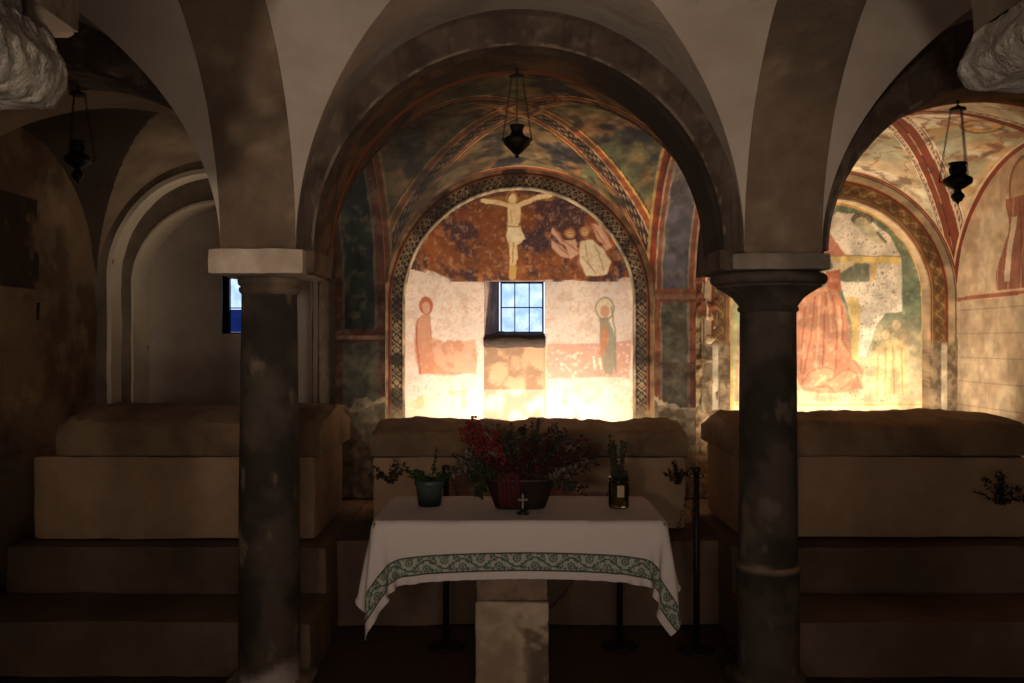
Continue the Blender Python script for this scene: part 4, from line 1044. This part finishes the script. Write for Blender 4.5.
# little metal cross standing before the planter
t = empty('small_cross', (.045, 3.745, ZT)); tag(t, 'tiny pale metal standing cross in front of the dark planter', 'cross')
mb = MB(); mb.lathe([(0, 0), (.026, 0), (.027, .006), (.012, .012), (.007, .022), (.0, .024)], 20, caps=False); mb.build('base', M['silver'], t)
mb = MB(); mb.box(-.004, .004, -.003, .003, .02, .085); mb.box(-.024, -.004, -.003, .003, .056, .064); mb.box(.004, .024, -.003, .003, .056, .064)
for p in ((-.025, 0, .06), (.025, 0, .06), (0, 0, .088)): mb.ball(p, .0065, 8, 6)
mb.build('cross', M['silver'], t, smooth_=False)

# jar with sprigs
t = empty('jar', (.462, 3.90, ZT)); tag(t, 'amber glass jar with upright green sprigs, right on the altar', 'jar')
mb = MB(); mb.lathe([(.0, 0), (.040, 0), (.0435, .006), (.0435, .105), (.040, .112), (.038, .116), (.0415, .118), (.0415, .132), (.037, .132), (.036, .115), (.0385, .104), (.039, .01), (0, .008)], 40, caps=False); mb.build('glass', M['jar_glass'], t)
mb = MB(); mb.lathe([(0, .012), (.037, .012), (.037, .098), (0, .10)], 30, caps=False); mb.build('sand', material('sand', (104, 86, 56), bump=.4, bscale=90, var=.3), t)
mb = MB(); P = np.array([[(.0445 * math.sin(q), -.0445 * math.cos(q), z) for q in np.linspace(-.25, .45, 10)] for z in (.05, .1)]); mb.grid(P, flip=True); mb.build('paper_label', material('label_paper', (150, 134, 100), var=.2, bump=0), t)
lv = MB(); st = MB()
for k in range(9):
    a_ = rnd.uniform(0, 2 * PI); pts = curve_pts((math.cos(a_) * .012, math.sin(a_) * .012, .02), (math.cos(a_) * .10 - .04, math.sin(a_) * .10, 1), rnd.uniform(.21, .29), 14, 0, .035); st.tube(pts, .0016, 5)
    for p in pts[5:]:
        for j in range(7): leaf(lv, p + rv(.003), rv(.8) + Vector((0, 0, 1.1)), rnd.uniform(.014, .024), .0032)
for k in range(30): leaf(lv, Vector((.025, 0, .135)) + rv(.012), rv(), .02, .009)
st.build('stem', M['twig'], t); lv.build('sprig', M['leaf_dark'], t, smooth_=False)

# dried sprigs stuck to the sarcophagi
def dried_sprig(label, loc, w, h, n, seed, s=.02):
    global rnd
    rnd = random.Random(seed); t = empty('dried_sprig', loc); tag(t, label, 'plant')
    st = MB(); lv = MB()
    for k in range(n):
        pts = curve_pts((0, -.01, -h * .35), (rnd.uniform(-1, 1) * w / h, -.12, rnd.uniform(.2, 1)), h * rnd.uniform(.5, 1.0), 6, .06, .2); 
        for p in pts: p.y = min(p.y, -.006)
        st.tube(pts, .0016, 4)
        for p in pts[1:]:
            for j in range(4):
                q = rv() + Vector((0, -.3, 0)); q.y = -abs(q.y) * .5; leaf(lv, p, q, rnd.uniform(.7, 1.3) * s, s * .32)
    st.build('stem', M['twig'], t); lv.build('leaves', M['dry_leaf'], t, smooth_=False)
dried_sprig('small dried sprig on the left end of the central sarcophagus', (-.71, 5.255, .83), .09, .16, 8, 1)
dried_sprig('small dried sprig on the right end of the central sarcophagus', (.965, 5.255, .83), .05, .17, 8, 2)
dried_sprig('dark dried sprig hanging on the front of the right sarcophagus', (2.64, 4.875, .80), .09, .24, 14, 3)

# ------------------------------------------------------------------ hanging lamps
def hanging_lamp(label, x, ztop, y, drop, bh, br, kind):
    t = empty('hanging_lamp', (x, y, ztop)); tag(t, label, 'lamp')
    zb = -drop
    if kind == 0: prof = [(.0, 0), (.10, .0), (.16, .06), (.12, .10), (.30, .14), (.55, .26), (.92, .42), (1.0, .52), (1.0, .58), (.86, .62), (.56, .68), (.44, .76), (.42, .86), (.52, .95), (.56, 1.0), (.5, 1.0), (.38, .88), (0, .86)]
    else: prof = [(.0, 0), (.08, .02), (.10, .06), (.30, .09), (.34, .13), (.46, .18), (.44, .24), (.26, .30), (.24, .36), (.5, .40), (.95, .50), (1.0, .56), (.98, .62), (.7, .68), (.5, .72), (.58, .78), (.60, .86), (.5, .93), (.62, .97), (.62, 1.0), (.5, 1.0), (.4, .9), (0, .9)]
    mb = MB(); mb.lathe([(r * br, zb + z * bh) for r, z in prof], 28, caps=False); mb.build('lamp_body', M['lamp_metal'], t)
    zr = zb + bh * .56
    cap_z = -.045
    mb = MB(); mb.lathe([(0, cap_z - .004), (.038, cap_z - .006), (.036, cap_z + .004), (.012, cap_z + .012), (.004, cap_z + .02), (0, cap_z + .02)], 24, caps=False); mb.tube([(0, 0, cap_z + .015), (0, 0, 0.002)], .003, 6); mb.torus((0, 0, -.012), .008, .002, [[1, 0, 0], [0, 0, 1], [0, 1, 0]]); mb.build('ceiling_hook', M['iron'], t)
    for k in range(3):
        a_ = k * 2 * PI / 3 + .5
        A = Vector((math.cos(a_) * .030, math.sin(a_) * .030, cap_z)); B = Vector((math.cos(a_) * (br + .012), math.sin(a_) * (br + .012), zr + .02))
        c = MB(); L = (B - A).length; n = int(L / .011)
        dirv = (B - A).normalized(); q = dirv.to_track_quat('Z', 'Y').to_matrix()
        for i_ in range(n):
            rot = Matrix.Rotation(PI / 2 * (i_ % 2), 3, 'Z'); mm = q @ rot @ Matrix(((0, 1, 0), (0, 0, 1), (1, 0, 0)))
            c.torus(tuple(A + (B - A) * (i_ + .5) / n), .0046, .0013, [list(r_) for r_ in mm], 8, 4, 1.5)
        c.build('chain', M['iron'], t)
        h = MB(); h.tube([(math.cos(a_) * br * .9, math.sin(a_) * br * .9, zr), (math.cos(a_) * (br + .014), math.sin(a_) * (br + .014), zr + .004), (math.cos(a_) * (br + .012), math.sin(a_) * (br + .012), zr + .022)], .0035, 6); h.build('handle', M['lamp_metal'], t)
def soffit_z(cx, a, H, x): return SP + H * math.sqrt(max(0, 1 - ((x - cx) / a) ** 2))
hanging_lamp('black metal lamp hanging on chains before the central painted vault', .024, soffit_z(*AP[1], .024), 4.27, .43, .155, .066, 0)
hanging_lamp('black metal lamp hanging on chains before the bright right fresco vault', 2.115, soffit_z(*AP[2], 2.115), 4.27, .50, .20, .066, 1)
hanging_lamp('dark metal lamp hanging on chains in the dim left bay', -2.06, soffit_z(*AP[0], -2.06), 4.27, .47, .2, .06, 1)

# ------------------------------------------------------------------ chain barrier
def stanchion(label, x, y):
    t = empty('barrier_post', (x, y, 0)); tag(t, label, 'post', 'black iron posts of the chain barrier')
    mb = MB(); mb.lathe([(0, 0), (.095, 0), (.098, .008), (.07, .016), (.03, .022), (0, .024)], 36, caps=False); mb.build('base', M['iron'], t)
    mb = MB(); mb.tube([(0, 0, .018), (0, 0, .93)], .0165, 14); mb.build('pole', M['iron'], t)
    mb = MB(); mb.lathe([(0, .925), (.021, .925), (.022, .93), (.022, .945), (.012, .953), (0, .954)], 20, caps=False)
    for sg in (-1, 1): mb.torus((sg * .024, 0, .905), .012, .003, [[1, 0, 0], [0, 0, 1], [0, 1, 0]])
    mb.build('cap', M['iron'], t)
S1, S2, S3 = (-.345, 4.72), (.565, 4.72), (.955, 4.66)
stanchion('black barrier post left of the altar pillar, seen under the cloth', *S1); stanchion('black barrier post right of the altar pillar, seen under the cloth', *S2); stanchion('tall black barrier post standing clear, right of the altar', *S3)
def chain_between(label, A, B, sag, r=.011):
    A = Vector(A); B = Vector(B); L = (B - A).length + sag * 1.2; n = max(8, int(L / (r * 2.1)))
    pts = [A.lerp(B, t_) + Vector((0, 0, -4 * sag * t_ * (1 - t_))) for t_ in np.linspace(0, 1, n + 1)]
    mb = MB()
    for i_ in range(n):
        d = (pts[i_ + 1] - pts[i_]); q = d.normalized().to_track_quat('Z', 'Y').to_matrix(); mm = q @ Matrix.Rotation(PI / 2 * (i_ % 2), 3, 'Z') @ Matrix(((0, 1, 0), (0, 0, 1), (1, 0, 0)))
        mb.torus(tuple((pts[i_] + pts[i_ + 1]) / 2), r * .75, r * .2, [list(r_) for r_ in mm], 10, 5, 1.0 + .45)
    tag(mb.build('barrier_chain', M['chain']), label, 'chain')
chain_between('rusty chain sagging between the two posts behind the altar pillar', (S1[0] + .03, S1[1], .895), (S2[0] - .03, S2[1], .895), .72)
chain_between('rusty chain sagging from the tall post to its left neighbour', (S2[0] + .03, S2[1], .895), (S3[0] - .03, S3[1], .895), .42)
chain_between('loose end of chain hanging beside the tall post', (S3[0] - .022, S3[1] - .03, .89), (S3[0] - .03, S3[1] - .028, .40), 0.0)

# ------------------------------------------------------------------ light
def area(name, loc, target, sx, sy, power, col, spread=None):
    l = bpy.data.lights.new(name, 'AREA'); l.shape = 'RECTANGLE'; l.size = sx; l.size_y = sy; l.energy = power; l.color = col
    if spread: l.spread = math.radians(spread)
    o = bpy.data.objects.new(name, l); COL.objects.link(o); o.location = loc
    o.rotation_euler = (Vector(target) - Vector(loc)).to_track_quat('-Z', 'Y').to_euler(); return o
WARM = (1.0, .83, .64)
area('uplight', (.08, 6.02, .74), (.06, 6.40, 2.2), 1.5, .06, 32, WARM, 140)
area('uplight', (.08, 5.92, .80), (.08, 5.2, 3.0), 1.2, .06, 11, WARM, 140)  # extra light added to brighten the central vault
area('uplight', (2.22, 5.98, .72), (2.25, 6.45, 2.3), 1.4, .08, 21, WARM, 140)
area('uplight', (2.3, 5.80, .80), (2.4, 5.6, 3.0), .9, .06, 11, WARM, 140)
def point(loc, power, col, r):
    l = bpy.data.lights.new('fill_light', 'POINT'); l.energy = power; l.color = col; l.shadow_soft_size = r
    o = bpy.data.objects.new('fill_light', l); COL.objects.link(o); o.location = loc
point((.4, -1.5, 1.5), 95, (1.0, .84, .70), .5)  # soft ambient fill added behind the camera
point((-1.7, 4.9, 2.2), 1.3, (1.0, .86, .72), .35)  # weak unseen fill added to lift the dim left bay
l = bpy.data.lights.new('spot_lamp', 'SPOT'); l.energy = 300; l.color = (1.0, .84, .70); l.shadow_soft_size = .10; l.spot_size = math.radians(66); l.spot_blend = 1.0
o = bpy.data.objects.new('spot_lamp', l); COL.objects.link(o); o.location = (-.6, -1.6, 1.75); o.rotation_euler = (Vector((-.35, 4, 3.15)) - o.location).to_track_quat('-Z', 'Y').to_euler()
area('low_fill', (0, -.9, .25), (0, 2.4, 3.0), 2.6, .5, 20, (1.0, .84, .70))  # broad unseen light near the floor, added as ambient for the vaults

w = bpy.data.worlds.new('sky'); sc.world = w; w.use_nodes = True
bg = w.node_tree.nodes['Background']; bg.inputs[0].default_value = (.66, .80, 1.0, 1); bg.inputs[1].default_value = 1.5

# ------------------------------------------------------------------ camera
cam = bpy.data.cameras.new('camera'); cam.sensor_width = 36; cam.lens = F / 1024 * 36; cam.clip_start = .02
co = bpy.data.objects.new('camera', cam); COL.objects.link(co); co.location = (0, 0, EYE); co.rotation_euler = (PI / 2, 0, 0)
sc.camera = co
sc.view_settings.view_transform = 'Standard'; sc.view_settings.look = 'None'; sc.view_settings.exposure = 0
sc.cycles.max_bounces = 8
